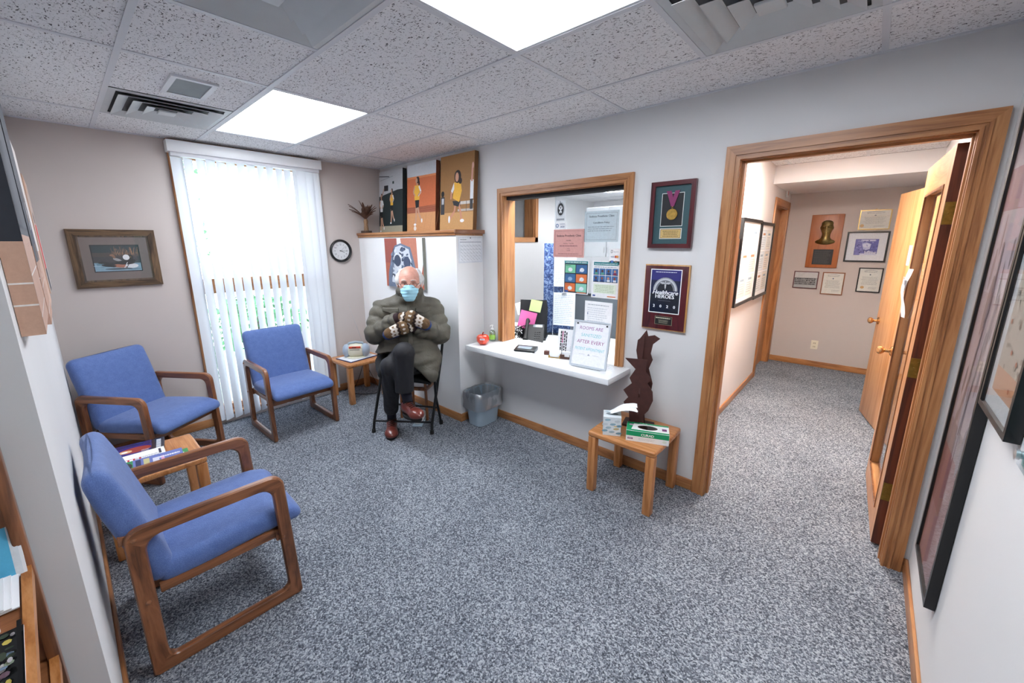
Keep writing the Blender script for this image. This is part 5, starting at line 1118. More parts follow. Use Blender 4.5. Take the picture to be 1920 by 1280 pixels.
B().box(.03, .255, -.03, .012, -.001, .004).build('foot_strip', M['silverplastic'], wbd, smooth=0)

# clear divider in the hatch with the taped sheets
gd = thing('hatch_screen', 'clear acrylic screen standing across the right of the hatch', 'screen', (2.70, 2.79, .757))
B().box(-.315, .27, -.002, .002, .0, 1.245).build('acrylic_sheet', M['acrylic'], gd, smooth=0); B().box(-.318, -.312, -.004, .004, 0, 1.245).build('edge_strip', M['acrylic'], gd, smooth=0)
def taped(name, label, x0, x1, z0, z1, art, bg='#f3f4f6', y=2.7862):
    t = thing(name, label, 'notice', ((x0+x1)/2-.012, y, z0), 0, 'sheets taped to the hatch screen'); w, h = x1-x0, z1-z0
    B().box(-w/2, w/2, -.0008, 0, 0, h).build('sheet', M['paper'], t, smooth=0); p = Print(w, h, -.0008, bg=bg); art(p); p.build('print', t, loc=(-w/2, 0, 0)); return t
taped('pink_notice', 'pink sheet with clinic opening hours taped to the screen', 2.390, 2.672, 1.523, 1.737, lambda p: p.frame(.05, .06, .95, .94, .0015, '#6a3a3c').text('Stokosa Prosthetic Clinic', .5, .74, .022, '#3a2426', wmax=.86, bold=True).text('HOURS', .5, .58, .013, '#5a3638', bold=True).text('Monday - Thursday', .5, .48, .012, '#5a3638').lines(.2, .38, .8, .44, 1, '#8d5c5e', th=.5, center=True).text('Friday', .5, .30, .010, '#5a3638').text('CLOSED', .5, .23, .010, '#5a3638').lines(.15, .10, .85, .15, 1, '#8d5c5e', th=.4, center=True), '#dba39c')
taped('blue_notice', 'pale blue cancellation policy sheet, highest on the screen', 2.668, 2.946, 1.640, 1.86, lambda p: p.frame(.06, .07, .94, .93, .0015, '#6d7a85').text('Stokosa Prosthetic Clinic', .5, .80, .020, '#55626d', wmax=.82, bold=True).text('Cancellation Policy:', .5, .60, .017, '#55626d', wmax=.6, bold=True).lines(.1, .33, .9, .52, 3, '#8c99a3'), '#c3d3da')
def germs(p):
    p.rect(0, 0, 1, 1, '#f4f5f7').rect(.03, .02, .97, .98, '#1f2833').rect(.03, .90, .97, .98, '#3f8f92').text('STOP THE SPREAD OF GERMS', .5, .92, .014, '#f4f7f7', wmax=.88, bold=True)
    for i, (c1_, c2_) in enumerate((('#7cc9a2', '#39689a'), ('#3f70a3', '#e07b45'), ('#de7440', '#8fd0bb'))):
        z = .62-.28*i
        p.rect(.06, z, .48, z+.25, c1_).rect(.51, z, .94, z+.25, c2_).ell(.27, z+.1, .09, .06, '#e7eeee' if i != 1 else '#8fb0cf').ell(.74, z+.1, .09, .06, '#dfe8ef').line([(.65, z+.05), (.75, z+.16)], .005, '#f4f5f7').lines(.08, z+.2, .3, z+.235, 1, '#26313c')
    p.rect(.06, .03, .2, .09, '#3a5aa0').rect(.56, .03, .94, .05, '#e07b45')
taped('germ_poster', 'poster with six green, blue and orange squares about stopping germs', 2.495, 2.718, 1.243, 1.502, germs)
def sympt(p):
    p.rect(.06, .88, .94, .97, '#2f8288').text('Symptoms of Coronavirus (COVID-19)', .5, .905, .012, '#f2f7f7', wmax=.8, bold=True).lines(.08, .81, .92, .86, 1, '#9aa3ad', th=.4)
    q = random.Random(5)
    for r_ in range(2):
        for k in range(4):
            x, z = .06+.225*k, .63-.19*r_; p.rect(x, z, x+.21, z+.17, '#4470a5').ell(x+.1, z+.1, .04, .035, q.choice(['#8a4a3c', '#c98f74', '#5a3a34'])).rect(x+.05, z+.01, x+.16, z+.06, q.choice(['#2a3a6a', '#8a2f4a', '#5aa58a', '#e3e6ea'])).rect(x, z-.005, x+.21, z+.008, '#1a2028')
    p.rect(.08, .13, .9, .38, '#e4efdc').lines(.12, .15, .85, .36, 5, '#9db08c', center=True).rect(.06, .04, .16, .08, '#3a5aa0').rect(.6, .045, .9, .07, '#e07b45')
taped('symptom_poster', 'white poster with two rows of small blue face panels', 2.748, 2.972, 1.228, 1.503, sympt)
taped('white_list', 'white sheet with faint table, lowest on the screen', 2.698, 2.930, 1.02, 1.198, lambda p: p.lines(.1, .8, .9, .9, 1, '#a7adb6', center=True).lines(.1, .1, .85, .75, 7, '#ccd1d8').line([(.45, .1), (.45, .75)], .0008, '#b9bfc8').line([(.65, .1), (.65, .75)], .0008, '#b9bfc8').rect(.1, .4, .13, .5, '#6d7f9f'))
taped('payment_decal', 'small white payment card decal at the right edge of the screen', 2.885, 2.966, 1.478, 1.592, lambda p: p.frame(.15, .74, .28, .90, .003, '#44484f').text('Square', .62, .77, .014, '#9aa0a8', wmax=.5).text('VISA', .3, .45, .014, '#3f5690', wmax=.36, bold=True).ell(.62, .50, .12, .08, '#c74a3f').ell(.76, .50, .12, .08, '#e09a46').rect(.15, .12, .4, .26, '#4a74b5').ell(.65, .18, .1, .07, '#8f8478'))
taped('logo_decal', 'white decal with black tree like round emblem near the top of the screen', 2.405, 2.495, 1.80, 1.955, lambda p: p.ell(.5, .58, .42, .36, '#c3c9cf', 24).ell(.5, .58, .32, .30, '#22262b', 24).ell(.5, .72, .06, .05, '#dfe4e8').poly([(.3, .62), (.5, .48), (.7, .62), (.62, .74), (.5, .58), (.38, .74)], '#dfe4e8').ell(.5, .44, .14, .07, '#dfe4e8').rect(.44, .3, .56, .42, '#22262b').line([(.5, .85), (.42, .98)], .005, '#5b6168').rect(.1, .04, .9, .13, '#9aa1a8'), '#e3e8ec')
taped('year_decal', 'white accreditation decal reading 2020 above the pink sheet', 2.40, 2.505, 1.742, 1.79, lambda p: p.ell(.2, .5, .14, .3, '#5b7fa8').ell(.2, .5, .08, .18, '#f3f4f6').text('2020', .66, .18, .020, '#3a5a86', wmax=.5, bold=True).lines(.45, .65, .9, .85, 1, '#7f93ad', th=.5))
# ---- behind the hatch
bd = thing('fabric_divider', 'blue mottled fabric divider panel seen behind the hatch', 'divider', (2.0, 3.40, .7205), math.radians(20))
m, n, l, b = new_mat('blue_mottled_fabric'); mp = coords(n, l, 'Object'); t_ = noise(n, l, mp, 28, 5, .7, 1.2); r_ = ramp(n, l, t_.outputs[0], [(.38, '#182850'), (.5, '#2f4879'), (.62, '#8296b8')]); l.new(r_.outputs[0], b.inputs['Base Color']); b.inputs['Roughness'].default_value = .9
B().rbox((0, 0, .455), (.28, .03, .91), .006, 2).build('panel', m, bd); B().box(-.13, .13, -.06, .06, 0, .012).build('foot', M['darkplastic'], bd, smooth=0)
for z, h_, lb in ((.49, .33, 'upper white list clipped on the blue divider'), (.10, .33, 'lower white list clipped on the blue divider')):
    t = thing('clipped_list', lb, 'list', (1.98, 3.365, .7205+z), math.radians(20), 'lists clipped to the blue divider'); p = Print(.22, h_, -.003, bg='#eceef2'); p.lines(.06, .05, .94, .95, 16, '#b3b9c3'); B().box(-.0, .22, -.003, 0, 0, h_).build('sheet', M['paper'], t, smooth=0); p.build('print', t); B().rbox((.11, -.008, h_-.01), (.05, .012, .03), .004, 2).build('bulldog_clip', M['steel'], t)
ph = thing('desk_phone', 'black desk telephone at the left inside the hatch', 'telephone', (2.06, 3.02, .7577), math.radians(32)); ph.location = (2.0, 3.03, .7205)
b_ = B().prism([(-.10, 0), (.12, 0), (.12, .02), (-.06, .14), (-.10, .14)], -.09, .09, plane='xz'); b_.xf(Matrix.Rotation(-PI/2, 4, 'Z')).build('base', M['rubber'], ph, smooth=0)
B().tube([(-.07, .105, .150), (-.07, .08, .185), (-.07, -.02, .13), (-.07, -.10, .06), (-.07, -.125, .035)], [.026, .018, .014, .018, .027], 12).build('handset', M['rubber'], ph)
o = B().rbox((0, 0, 0), (.09, .055, .004), .001, 1).build('display', plain('lcd', '#6d757a', .2), ph); o.location = (.03, .045, .128); o.rotation_euler = (math.radians(36), 0, 0)
for i in range(3):
    for j in range(4): o = B().rbox((0, 0, 0), (.014, .010, .005), .001, 1).build('key', M['rubber'], ph); yy_ = -.085+.022*j; o.location = (.015+.02*i, yy_, .048+.667*(yy_+.08)); o.rotation_euler = (math.radians(34), 0, 0)
fr_ = thing('file_rack', 'black wire file rack with pink and green papers inside the hatch', 'file rack', (1.93, 3.11, .7205), math.radians(30))
for k in range(3):
    o = B().box(-.14, .12, -.002, .002, 0, .30+.04*k).build('divider', M['darkplastic'], fr_, smooth=0); o.location = (0, .06-.06*k+.03, 0); o.rotation_euler = (math.radians(-14), 0, 0)
B().box(-.15, .13, -.09, .12, 0, .012).build('base', M['darkplastic'], fr_, smooth=0)
for k, (cc, z, x, nm, lb) in enumerate((('#e06aa8', .10, -.02, 'pink_sheet', 'bright pink sheet leaning in the file rack'), ('#b9cc8a', .27, .06, 'green_pad', 'pale green pad sticking out of the file rack'), ('#eeeef2', .23, -.10, 'white_folder', 'white and pink folder standing in the file rack'))):
    t = thing(nm, lb, 'paper', (1.90+x, 3.04+.045*k, .7205+z), math.radians(30), 'papers in the file rack'); t.rotation_euler = (math.radians(-16), math.radians((12, 10, -18)[k]), math.radians(30)); B().box(-(.08, .055, .07)[k], (.08, .055, .07)[k], -.002-.004*(k > 0), .002, 0, (.17, .11, .12)[k]).build('sheet', plain('sheet_colour', cc, .7), t, smooth=0)
t = thing('cable_bundle', 'tangled black and white cables beside the desk telephone', 'cables', (1.86, 2.97, .7205)); q = random.Random(3)
for k in range(7): B().tube([(q.uniform(-.07, .07), q.uniform(-.06, .05), .006+q.uniform(0, .14)) for _ in range(8)], .004, 5).build('cable', M['rubber'] if k % 4 else M['whiteplastic'], t)
mo = thing('office_partition', 'dark grey fabric desk partition behind the clear screen', 'partition', (2.35, 3.645, .0)); B().rbox((.1, 0, .56), (.78, .05, 1.12), .01, 2).build('panel', plain('charcoal_fabric', '#4a4f54', .9, bmp=.4, bscale=600), mo); B().box(-.29, .49, -.03, .03, 1.12, 1.135).build('cap', M['darkplastic'], mo, smooth=0)
oc_ = thing('office_chair', 'grey rounded office chair back between the lists and the partition', 'chair', (1.55, 4.25, 0), math.radians(-30))
B().rbox((0, .0, .98), (.42, .07, .50), .06, 4, 4, fn=lambda x, y, z: (x, y-.3*x*x, z)).build('backrest', plain('grey_fabric', '#8a9096', .9), oc_); B().rbox((0, -.22, .50), (.46, .46, .08), .035, 3, 3).build('seat', plain('grey_fabric', '#7d838a', .9), oc_); B().tube([(0, -.2, .08), (0, -.2, .46)], .03, 12).build('gas_post', M['darkplastic'], oc_); B().tube([(0, -.02, .5), (0, .05, .75), (0, .03, .85)], .02, 8).build('back_bar', M['darkplastic'], oc_)
for k in range(5): a = 2*PI*k/5; B().tube([(0, -.2, .09), (.26*math.cos(a), -.2+.26*math.sin(a), .055)], [.025, .015], 8).build('base_arm', M['darkplastic'], oc_); B().lathe([(.0, -.015), (.027, -.015), (.03, 0), (.027, .015), (0, .015)], (.27*math.cos(a), -.2+.27*math.sin(a), .03), 12, axis='y').build('caster', M['rubber'], oc_)
t = thing('rear_desk', 'white desktop further back in the office with a small cup', 'desk', (1.35, 4.95, 0)); bx('desktop', M['trimwhite'], (-.5, .9, -.35, .3, .72, .75), t, .003); 
for x in (-.48, .86): bx('side_panel', M['trimwhite'], (x, x+.025, -.3, .28, 0, .72), t)
t = thing('small_box', 'small tan box on the rear office desk', 'box', (1.28, 4.80, .7505)); B().rbox((0, 0, .04), (.09, .07, .08), .004, 1).build('carton', plain('tan_card', '#b8946e', .7), t)
for k, (x, w, lb) in enumerate(((1.0, .72, 'white wall cabinet on the left at the back of the office'), (1.78, .70, 'white wall cabinet on the right at the back of the office'))):
    t = thing('wall_cabinet', lb, 'cabinet', (x+w/2, 5.6, 1.42), 0, 'white office wall cabinets'); bx('carcass', M['trimwhite'], (-w/2, w/2, -.02, .35, 0, .72), t, .003)
    for s in (0, 1): d = bx('door', M['trimwhite'], (-w/2+.004+s*w/2, -.004+s*w/2, -.04, -.021, .004, .716), t, .002); B().tube([((.02 if s else w/2-.03)+(-w/2+s*w/2), -.05, .06), ((.02 if s else w/2-.03)+(-w/2+s*w/2), -.055, .14)], .004, 6).build('handle', M['steel'], t)
t = thing('tall_cabinet', 'tall white storage unit behind the screen near the hallway wall', 'cabinet', (2.72, 5.3, 0)); bx('carcass', M['trimwhite'], (-.4, .5, -.25, .3, 0, 1.95), t, .004)
for s in (0, 1): bx('door', M['trimwhite'], (-.396+.45*s, .046+.45*s, -.272, -.251, .02, 1.93), t, .003)
# ================================================================ THE SEATED PERSON (local x forward, y to his left, z up)
ps = thing('person', 'seated person in olive parka, patterned mittens and blue face mask, arms and legs crossed', 'person', (1.42, 2.02, 0), math.radians(-38))
skin = plain('skin', '#d39a88', .45, var=.10, nscale=32)
m, n, l, b = new_mat('parka_cloth'); mp = coords(n, l, 'Object'); t_ = noise(n, l, mp, 9, 4); r_ = ramp(n, l, t_.outputs[0], [(.3, '#4c483f'), (.7, '#5f5b4f')]); l.new(r_.outputs[0], b.inputs['Base Color']); b.inputs['Roughness'].default_value = .62
t2 = noise(n, l, mp, 16, 4, .6, 1.0); bump(n, l, b, t2.outputs[0], .55, .012); parka = m
m, n, l, b = new_mat('dark_trousers'); mp = coords(n, l, 'Object'); b.inputs['Base Color'].default_value = c('#1b1b20'); b.inputs['Roughness'].default_value = .7; t2 = noise(n, l, mp, 9, 3, .5, .8); bump(n, l, b, t2.outputs[0], .6, .015); trou = m
HC = (.05, .035)
def f_head(P):
    d = sd_ell(P, (.050, .035, 1.345), (.116, .088, .108)); d = smin(d, sd_ell(P, (.082, .034, 1.268), (.080, .068, .098)), .05)
    d = smin(d, sd_cap(P, (.0, .03, 1.08), (.035, .033, 1.24), .07, .062), .04)
    for s in (-1, 1):
        y = .034+s*.034
        d = smin(d, sd_ell(P, (.150, y, 1.340), (.020, .026, .011)), .014)          # brow
        d = smax(d, -sd_ell(P, (.172, y, 1.320), (.024, .020, .013)), .014)         # socket
        d = smin(d, sd_ell(P, (.135, y+s*.006, 1.288), (.024, .022, .020)), .02)    # cheek
        ear = sd_ell(P, (.045, .034+s*.094, 1.305), (.020, .009, .034)); ear = smax(ear, -sd_ell(P, (.052, .034+s*.104, 1.307), (.010, .008, .020)), .006); d = smin(d, ear, .012)
    z = P[..., 2]; d += .0016*np.sin((z+.15*np.abs(P[..., 1]-.034))*420)*np.exp(-((z-1.378)/.018)**2)*(P[..., 0] > .05)
    d += .003*np.exp(-((P[..., 1]-.034)/.004)**2)*np.exp(-((z-1.345)/.012)**2)
    d = smin(d, sd_cap(P, (.160, .034, 1.328), (.186, .034, 1.283), .009, .015), .014)
    d = smin(d, sd_cap(P, (.158, .018, 1.243), (.158, .050, 1.243), .008, .008), .01); d = smax(d, -sd_cap(P, (.172, .012, 1.238), (.172, .056, 1.238), .003, .003), .004)
    for s in (-1, 1):   # eyelids
        y = .034+s*.034; lid = sd_ell(P, (.1405, y, 1.3205), (.0145, .0165, .0125)); d = np.minimum(d, np.maximum(lid, .0032-np.abs(P[..., 2]-1.3165)))
    return d
def f_body(P):
    d = f_head(P)
    t = sd_ell(P, (-.01, .01, .98), (.11, .18, .22)); t = smin(t, sd_ell(P, (.0, .0, .72), (.12, .17, .15)), .1); t = smin(t, sd_cap(P, (-.02, -.15, 1.09), (-.02, .17, 1.09), .05, .05), .06)
    d = smin(d, t, .05)
    for a, b_, ra, rb in (((-.02, -.19, 1.08), (.07, -.25, .90), .048, .042), ((.07, -.25, .90), (.24, -.05, 1.05), .042, .028), ((-.02, .20, 1.07), (.07, .24, .88), .048, .042), ((.07, .24, .88), (.22, .06, .99), .042, .028),
                          ((.0, -.10, .65), (.395, -.015, .82), .075, .055), ((.395, -.015, .82), (.345, -.014, .46), .055, .026), ((.0, .11, .64), (.32, -.125, .69), .075, .055), ((.32, -.125, .69), (.0, -.19, .13), .055, .032)):
        d = smin(d, sd_cap(P, a, b_, ra, rb), .03)
    return d
net_obj('body', f_body, (-.2, -.34, .09), (.50, .34, 1.48), .0058, skin, ps, 1, 'fair skinned face with wrinkled brow')
def f_hair(P):
    d = sd_ell(P, (.022, .0345, 1.345), (.112, .108, .112)); side = np.abs(P[..., 1]-.0345)
    d -= .010*np.clip((side-.07)/.03, 0, 1)*np.clip((1.40-P[..., 2])/.05, 0, 1)
    d += .0035*np.sin(P[..., 0]*150+side*190+4*waves(P, 22, 3))+.003*waves(P, 95, 4)
    d = smax(d, -sd_ell(P, (.125, .0345, 1.375), (.115, .080, .118)), .010); d = smax(d, P[..., 0]-.108, .015)
    d = smax(d, 1.268-P[..., 2]+.008*waves(P, 120, 2), .01); d = smax(d, -sd_ell(P, (.04, .0345, 1.455), (.09, .066, .055)), .02)
    for s in (-1, 1): d = smax(d, -sd_ell(P, (.056, .034+s*.112, 1.298), (.026, .030, .034)), .008)
    return d
net_obj('hair', f_hair, (-.1, -.1, 1.22), (.15, .17, 1.46), .0045, plain('white_hair', '#d5d4d3', .7, var=.08, nscale=120, bmp=.6, bscale=200), ps, 1, 'thin white hair at the sides')
for s in (-1, 1):
    y = .034+s*.034; e = B().lathe([(.0, -.0125), (.0088, -.0088), (.0125, 0), (.0088, .0088), (0, .0125)], (0, 0, 0), 14).build('eye', M['paper'], ps, 60, loc=(.1405, y, 1.318))
    B().lathe([(0, -.0045), (.0035, -.003), (.0048, 0), (.0035, .003), (0, .0045)], (.0098, 0, 0), 12, axis='x').build('iris', M['darkplastic'], e)
    B().tube([(.168, y-s*.016, 1.345), (.173, y, 1.350), (.165, y+s*.022, 1.345)], [.003, .004, .002], 6).build('eyebrow', plain('grey_brow', '#b9b2ad', .8), ps)
# glasses
gl_ = [(.190, .034+s_*q[0], 1.316+q[1]) for s_ in (-1,) for q in ()]
gm_ = plain('glasses_metal', '#5c544c', .3, metal=.8)
gq = B()
for s in (-1, 1):
    y0 = .034+s*.036
    gq.tube([(.184+.003*math.cos(k*PI/8)*0-.012*max(0, math.cos(2*PI*k/16)*1)*(1), y0+s*.027*math.cos(2*PI*k/16), 1.312+.019*math.sin(2*PI*k/16)) for k in range(16)], .0016, 5, closed=True)
    gq.tube([(.172, y0+s*.027, 1.318), (.12, y0+s*.050, 1.320), (.05, .034+s*.098, 1.322)], .0018, 5)
gq.tube([(.184, .024, 1.317), (.190, .034, 1.321), (.184, .044, 1.317)], .0016, 5); gq.build('glasses', gm_, ps)
def f_mask(P):
    d = sd_ell(P, (.098, .034, 1.250), (.100, .079, .088)); d = smin(d, sd_cap(P, (.170, .034, 1.312), (.190, .034, 1.275), .012, .020), .03); d = smin(d, sd_ell(P, (.13, .034, 1.205), (.055, .05, .035)), .04)
    d = smax(d, P[..., 2]-(1.313-1.6*(P[..., 1]-.034)**2), .006); d = smax(d, 1.178-P[..., 2], .01); d = smax(d, .085-P[..., 0], .01)
    d = smax(d, np.abs(P[..., 1]-.034)-(.074-np.clip(1.255-P[..., 2], 0, 1)*.50), .012)
    d += .0016*np.sin(P[..., 2]*240+14*np.abs(P[..., 1]-.034))*(np.abs(P[..., 2]-1.25) < .045)
    return d
net_obj('face_mask', f_mask, (.06, -.07, 1.15), (.24, .14, 1.34), .0042, plain('mask_blue', '#a3d6e8', .8, var=.04, nscale=40), ps, 1, 'light blue pleated face mask')
for s in (-1, 1):
    B().tube([(.128, .034+s*.070, 1.30), (.09, .034+s*.088, 1.318), (.045, .034+s*.103, 1.335), (.028, .034+s*.101, 1.30), (.06, .034+s*.090, 1.27), (.115, .034+s*.072, 1.225)], .0022, 5).build('ear_loop', M['paper'], ps)
# parka
def f_coat0(P, arms=True):
    d = sd_ell(P, (.0, .01, .985), (.150, .222, .235)); d = smin(d, sd_ell(P, (.045, .0, .765), (.180, .235, .19)), .10); d = smin(d, sd_cap(P, (-.03, -.155, 1.115), (-.03, .185, 1.110), .078, .078), .08)
    d = smin(d, sd_ell(P, (.05, -.02, .66), (.22, .27, .115)), .08)
    d = smin(d, sd_cap(P, (.05, .16, .66), (.19, .165, .555), .10, .075), .06); d = smin(d, sd_cap(P, (.05, -.2, .70), (.17, -.215, .66), .085, .07), .06)
    # collar
    col = sd_cap(P, (-.02, .025, 1.13), (.03, .03, 1.225), .120, .112); d = smin(d, col, .018)
    if not arms: return d
    ar = np.minimum(sd_puff(P, (-.03, -.21, 1.09), (.055, -.268, .905), .087, .091, 2.3, .013), sd_puff(P, (-.03, .22, 1.085), (.055, .262, .885), .087, .093, 2.3, .013, .8)); d = smin(d, ar, .018)
    fa = sd_puff(P, (.060, -.266, .900), (.215, -.085, 1.035), .088, .060, 3.1, .012, .4); fb = sd_puff(P, (.060, .260, .880), (.205, .095, .970), .091, .062, 3.1, .012)
    d = smin(d, fa, .008); d = smin(d, fb, .008)
    return d
def f_coat(P):
    d = f_coat0(P)
    d = smax(d, -sd_cap(P, (.02, .03, 1.16), (.075, .034, 1.40), .082, .095), .012)
    # puffs and creases in the sleeves and body
    u = P[..., 2]*1.0+P[..., 0]*.35; d += .009*waves(P, 24, 1)+.008*waves(P*np.array([1, .55, 1.6]), 60, 2)
    arm = np.clip((np.abs(P[..., 1])-.17)/.06, 0, 1); d += arm*0; d += (1-arm)*(.006-.010*np.abs(np.sin((P[..., 2]+.25*waves(P, 9, 6)*.2)*34)))
    z = P[..., 2]; d += .006*np.exp(-((z-.845)/.010)**2)*(1-arm)                     # waist drawstring crease
    y = P[..., 1]; hem = np.where(y > -.08, .79-(y+.08)*1.12, .785+(y+.08)*.25); d = smax(d, np.minimum(hem-z, P[..., 0]+.02), .012); d = smax(d, .5-z, .012)
    return d
net_obj('parka', f_coat, (-.22, -.40, .48), (.36, .40, 1.30), .0068, parka, ps, 2, 'olive grey quilted winter parka')
def flap(name, y0, y1, z0, z1, off=.013, mat=parka, notch=True):
    def f(P):
        d0 = f_coat0(P, False)+.0075*waves(P, 26, 1)+.0045*waves(P, 60, 2); s = np.abs(d0-off*.5)-off*.55
        zz = z0+(.018*np.abs((P[..., 1]-(y0+y1)/2)/((y1-y0)/2)) if notch else 0)
        return np.maximum.reduce([s, y0-P[..., 1], P[..., 1]-y1, zz-P[..., 2], P[..., 2]-z1, .03-P[..., 0]])
    net_obj(name, f, (.02, y0-.01, z0-.01), (.30, y1+.01, z1+.015), .0045, mat, ps, 2)
flap('pocket_flap', -.195, -.060, 1.075, 1.122); flap('pocket_flap', .075, .205, 1.070, 1.118)
flap('zip_placket', .005, .045, .80, 1.165, .011, notch=False)
dk_m = plain('black_lining', '#0f0f10', .8)
def f_line(P):
    d = sd_cap(P, (.02, -.22, .64), (.20, -.20, .60), .075, .055); d = smin(d, sd_ell(P, (.06, -.02, .60), (.17, .24, .06)), .04)
    return d+.004*waves(P, 50, 8)
net_obj('parka_lining', f_line, (-.15, -.34, .50), (.30, .26, .74), .008, dk_m, ps, 1, 'black lower lining of the parka')
# inner high collar, left dark
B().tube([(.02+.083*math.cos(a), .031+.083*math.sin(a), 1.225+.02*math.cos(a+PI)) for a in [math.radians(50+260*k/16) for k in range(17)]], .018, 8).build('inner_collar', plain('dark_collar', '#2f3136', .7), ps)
# trousers
def f_tr(P):
    z = P[..., 2]
    hip = sd_ell(P, (.0, .0, .635), (.15, .19, .085))
    a = sd_cap(P, (.02, -.10, .650), (.385, -.018, .815), .098, .076); sa = sd_cap(P, (.385, -.018, .815), (.352, -.030, .49), .078, .072); a = smin(a, sa, .02)
    a = smax(a, .487-z, .006)
    a2 = sd_cap(P, (.02, .12, .625), (.310, -.120, .690), .098, .078); s2 = sd_cap(P, (.310, -.128, .690), (.03, -.185, .215), .078, .062); a2 = smin(a2, s2, .02)
    a2 = smax(a2, (.165-z)-.0*P[..., 0], .006)
    d = smin(smin(hip, a, .04), a2, .035)
    d += .004*waves(P, 34, 5)+.0035*np.sin(P[..., 1]*110+P[..., 0]*25)*np.exp(-((z-.62)/.25)**2)
    return d
net_obj('trousers', f_tr, (-.18, -.30, .14), (.50, .26, .92), .0075, trou, ps, 2, 'black pleated trousers')
sock = plain('navy_sock', '#131424', .85, bmp=.6, bscale=500)
B().tube([(.352, -.025, .56), (.348, -.020, .45), (.345, -.012, .385), (.352, -.006, .345)], [.044, .042, .038, .040], 16).build('sock', sock, ps); B().tube([(.055, -.183, .26), (.02, -.187, .17), (.0, -.190, .11), (.0, -.190, .07)], [.044, .042, .040, .040], 16).build('sock', sock, ps)
leather = plain('oxblood_leather', '#6a2d24', .28, var=.15, nscale=14, coat=.2)
def shoe(o, dirv, up):
    X = Vector(dirv).normalized(); U = Vector(up); U = (U-X*X.dot(U)).normalized(); Y = U.cross(X); R = Matrix((X, Y, U)).transposed().to_4x4(); Mx = Matrix.Translation(o) @ R
    g = bpy.data.objects.new('shoe', None)
    def f(P):
        d = sd_ell(P, (.04, 0, .058), (.062, .042, .062)); d = smin(d, sd_ell(P, (.180, 0, .040), (.092, .050, .036)), .05); d = smin(d, sd_cap(P, (.05, 0, .078), (.17, 0, .050), .038, .033), .035)
        d = smin(d, sd_cap(P, (.205, -.015, .040), (.210, .015, .040), .036, .036), .03); d = smax(d, .018-P[..., 2], .004); d = smax(d, -sd_cap(P, (.045, 0, .085), (.035, 0, .2), .032, .040), .006)
        return d
    up_ = net_obj('shoe', f, (-.06, -.09, 0), (.30, .09, .14), .005, leather, ps, 1, 'dark red leather lace up shoe'); up_.matrix_local = Mx
    V = []; N = 30; b_ = B()
    pr = [(-.025+.285*(.5-.5*math.cos(2*PI*k/N)), (.044+.016*math.sin(PI*(.5-.5*math.cos(2*PI*k/N))**1.4))*math.sin(2*PI*k/N)) for k in range(N)]
    b_.prism([(a, q) for a, q in pr], 0, .020, plane='xy'); s_ = b_.build('sole', M['rubber'], up_, 40)
    for k in range(4): xx = .095+.022*k; zz = .113-.29*(xx-.095); B().tube([(xx-.004, -.026, zz-.010), (xx, 0, zz+.001), (xx+.004, .026, zz-.010)], .0028, 6).build('lace', M['rubber'], up_)
    B().tube([(.09, 0, .118), (.08, .03, .122), (.065, .045, .108), (.09, .02, .116), (.09, 0, .118), (.08, -.03, .122), (.07, -.045, .106), (.088, -.015, .117)], .002, 6).build('lace_bow', M['rubber'], up_)
shoe((-.045, -.193, .0), (1, .06, 0), (0, 0, 1)); shoe((.315, -.042, .285), (.85, .50, .08), (-.12, -.05, 1))
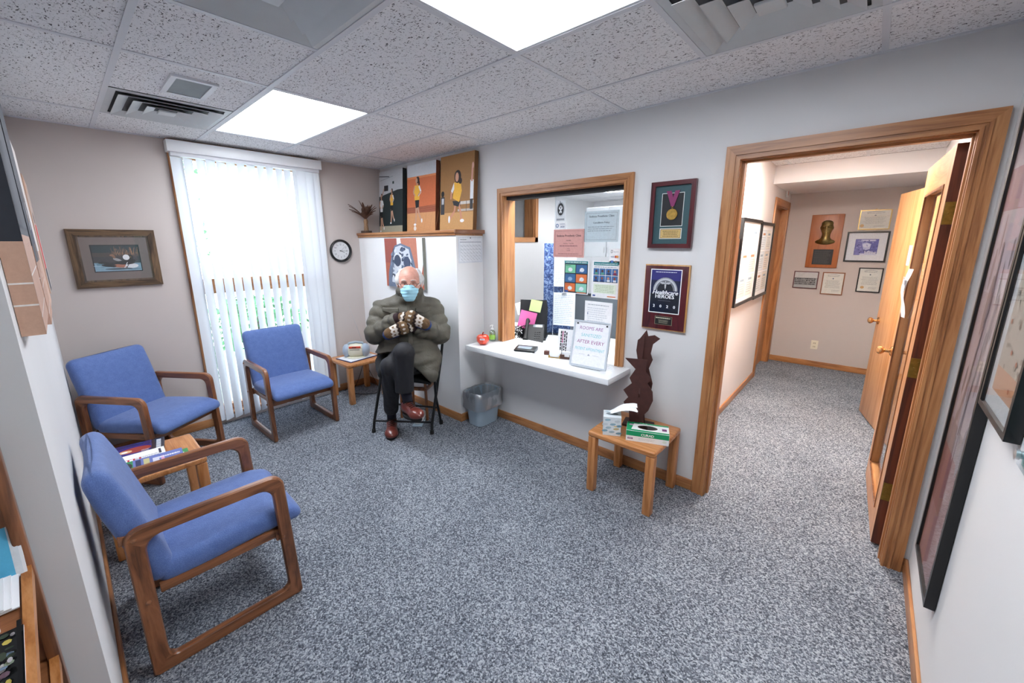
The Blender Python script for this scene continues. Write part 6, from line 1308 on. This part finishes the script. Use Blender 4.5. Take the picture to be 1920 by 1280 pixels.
# mittens
def mitten(w, k, tp, th0, th1, nm):
    w, k, tp = map(np.array, (w, k, tp))
    def f(P):
        d = smin(sd_cap(P, w, k, .042, .050), sd_cap(P, k, tp, .050, .044), .02); d = smin(d, sd_cap(P, th0, th1, .022, .019), .015); return d+.0012*waves(P, 400, 4)
    cols = [np.array(c(h)) for h in ('#6b5137', '#d9cfc4', '#2c1c16', '#7a5f42')]
    ax = (tp-w)/np.linalg.norm(tp-w); L = np.linalg.norm(tp-w); sd = np.cross(ax, [1, 0, 0]); sd /= np.linalg.norm(sd)
    def cf(V):
        t = ((V-w)@ax)/L; s = (V-w)@sd; out = np.tile(cols[0], (len(V), 1)); zig = .035*np.abs(((s*34) % 1)-.5)*4
        u = t+zig*.8
        out[(u > .10) & (u < .24)] = cols[1]; out[(u > .20) & (u < .27)] = cols[2]; out[(u > .27) & (u < .50)] = cols[3]
        dots = (np.abs(((s*30) % 1)-.5) < .22) & (np.abs(t-.42) < .055); out[dots] = cols[1]
        out[(u > .60) & (u < .68)] = cols[2]; out[(u > .70) & (u < .95)] = cols[1]; out[(u > .78) & (u < .86) & (np.abs(((s*34) % 1)-.5) < .25)] = cols[3]
        return out
    lo = np.minimum.reduce([w, k, tp])-.075; hi = np.maximum.reduce([w, k, tp])+.075
    o = net_obj('mitten', f, lo, hi, .0042, M['knit'], ps, 1, nm, cf)
    def fl_(P): 
        d = sd_cap(P, k*.4+tp*.6+np.array([-.014, 0, -.010]), tp+np.array([-.012, 0, -.008])+ax*.008, .046, .044); return d
    net_obj('mitten_lining', fl_, lo-.02, hi+.02, .006, lining, o, 1, 'navy blue fleece edge')
m, n, l, b = new_mat('knit_wool'); at = n.new('ShaderNodeVertexColor'); at.layer_name = 'Col'; l.new(at.outputs[0], b.inputs['Base Color']); b.inputs['Roughness'].default_value = .95; mp = coords(n, l, 'Object'); v = n.new('ShaderNodeTexVoronoi'); v.inputs['Scale'].default_value = 230; l.new(mp.outputs[0], v.inputs['Vector']); bump(n, l, b, v.outputs['Distance'], .8, .003); M['knit'] = m
lining = plain('navy_fleece', '#1f3a70', .9)
mitten((.245, -.045, 1.060), (.285, .045, 1.070), (.275, .150, 1.010), (.285, .01, 1.085), (.30, .06, 1.100), 'brown and white patterned knit mitten, upper')
mitten((.235, .055, .985), (.285, -.02, .995), (.275, -.130, .945), (.285, .02, .975), (.30, -.02, .955), 'brown and white patterned knit mitten, lower')
cuff = plain('dark_knit_cuff', '#2a1418', .95, bmp=.8, bscale=300)
B().tube([(.205, -.095, 1.028), (.235, -.060, 1.052), (.258, -.03, 1.066)], [.054, .050, .046], 16).build('cuff', cuff, ps); B().tube([(.195, .105, .965), (.225, .07, .982), (.25, .04, .990)], [.056, .052, .048], 16).build('cuff', cuff, ps)
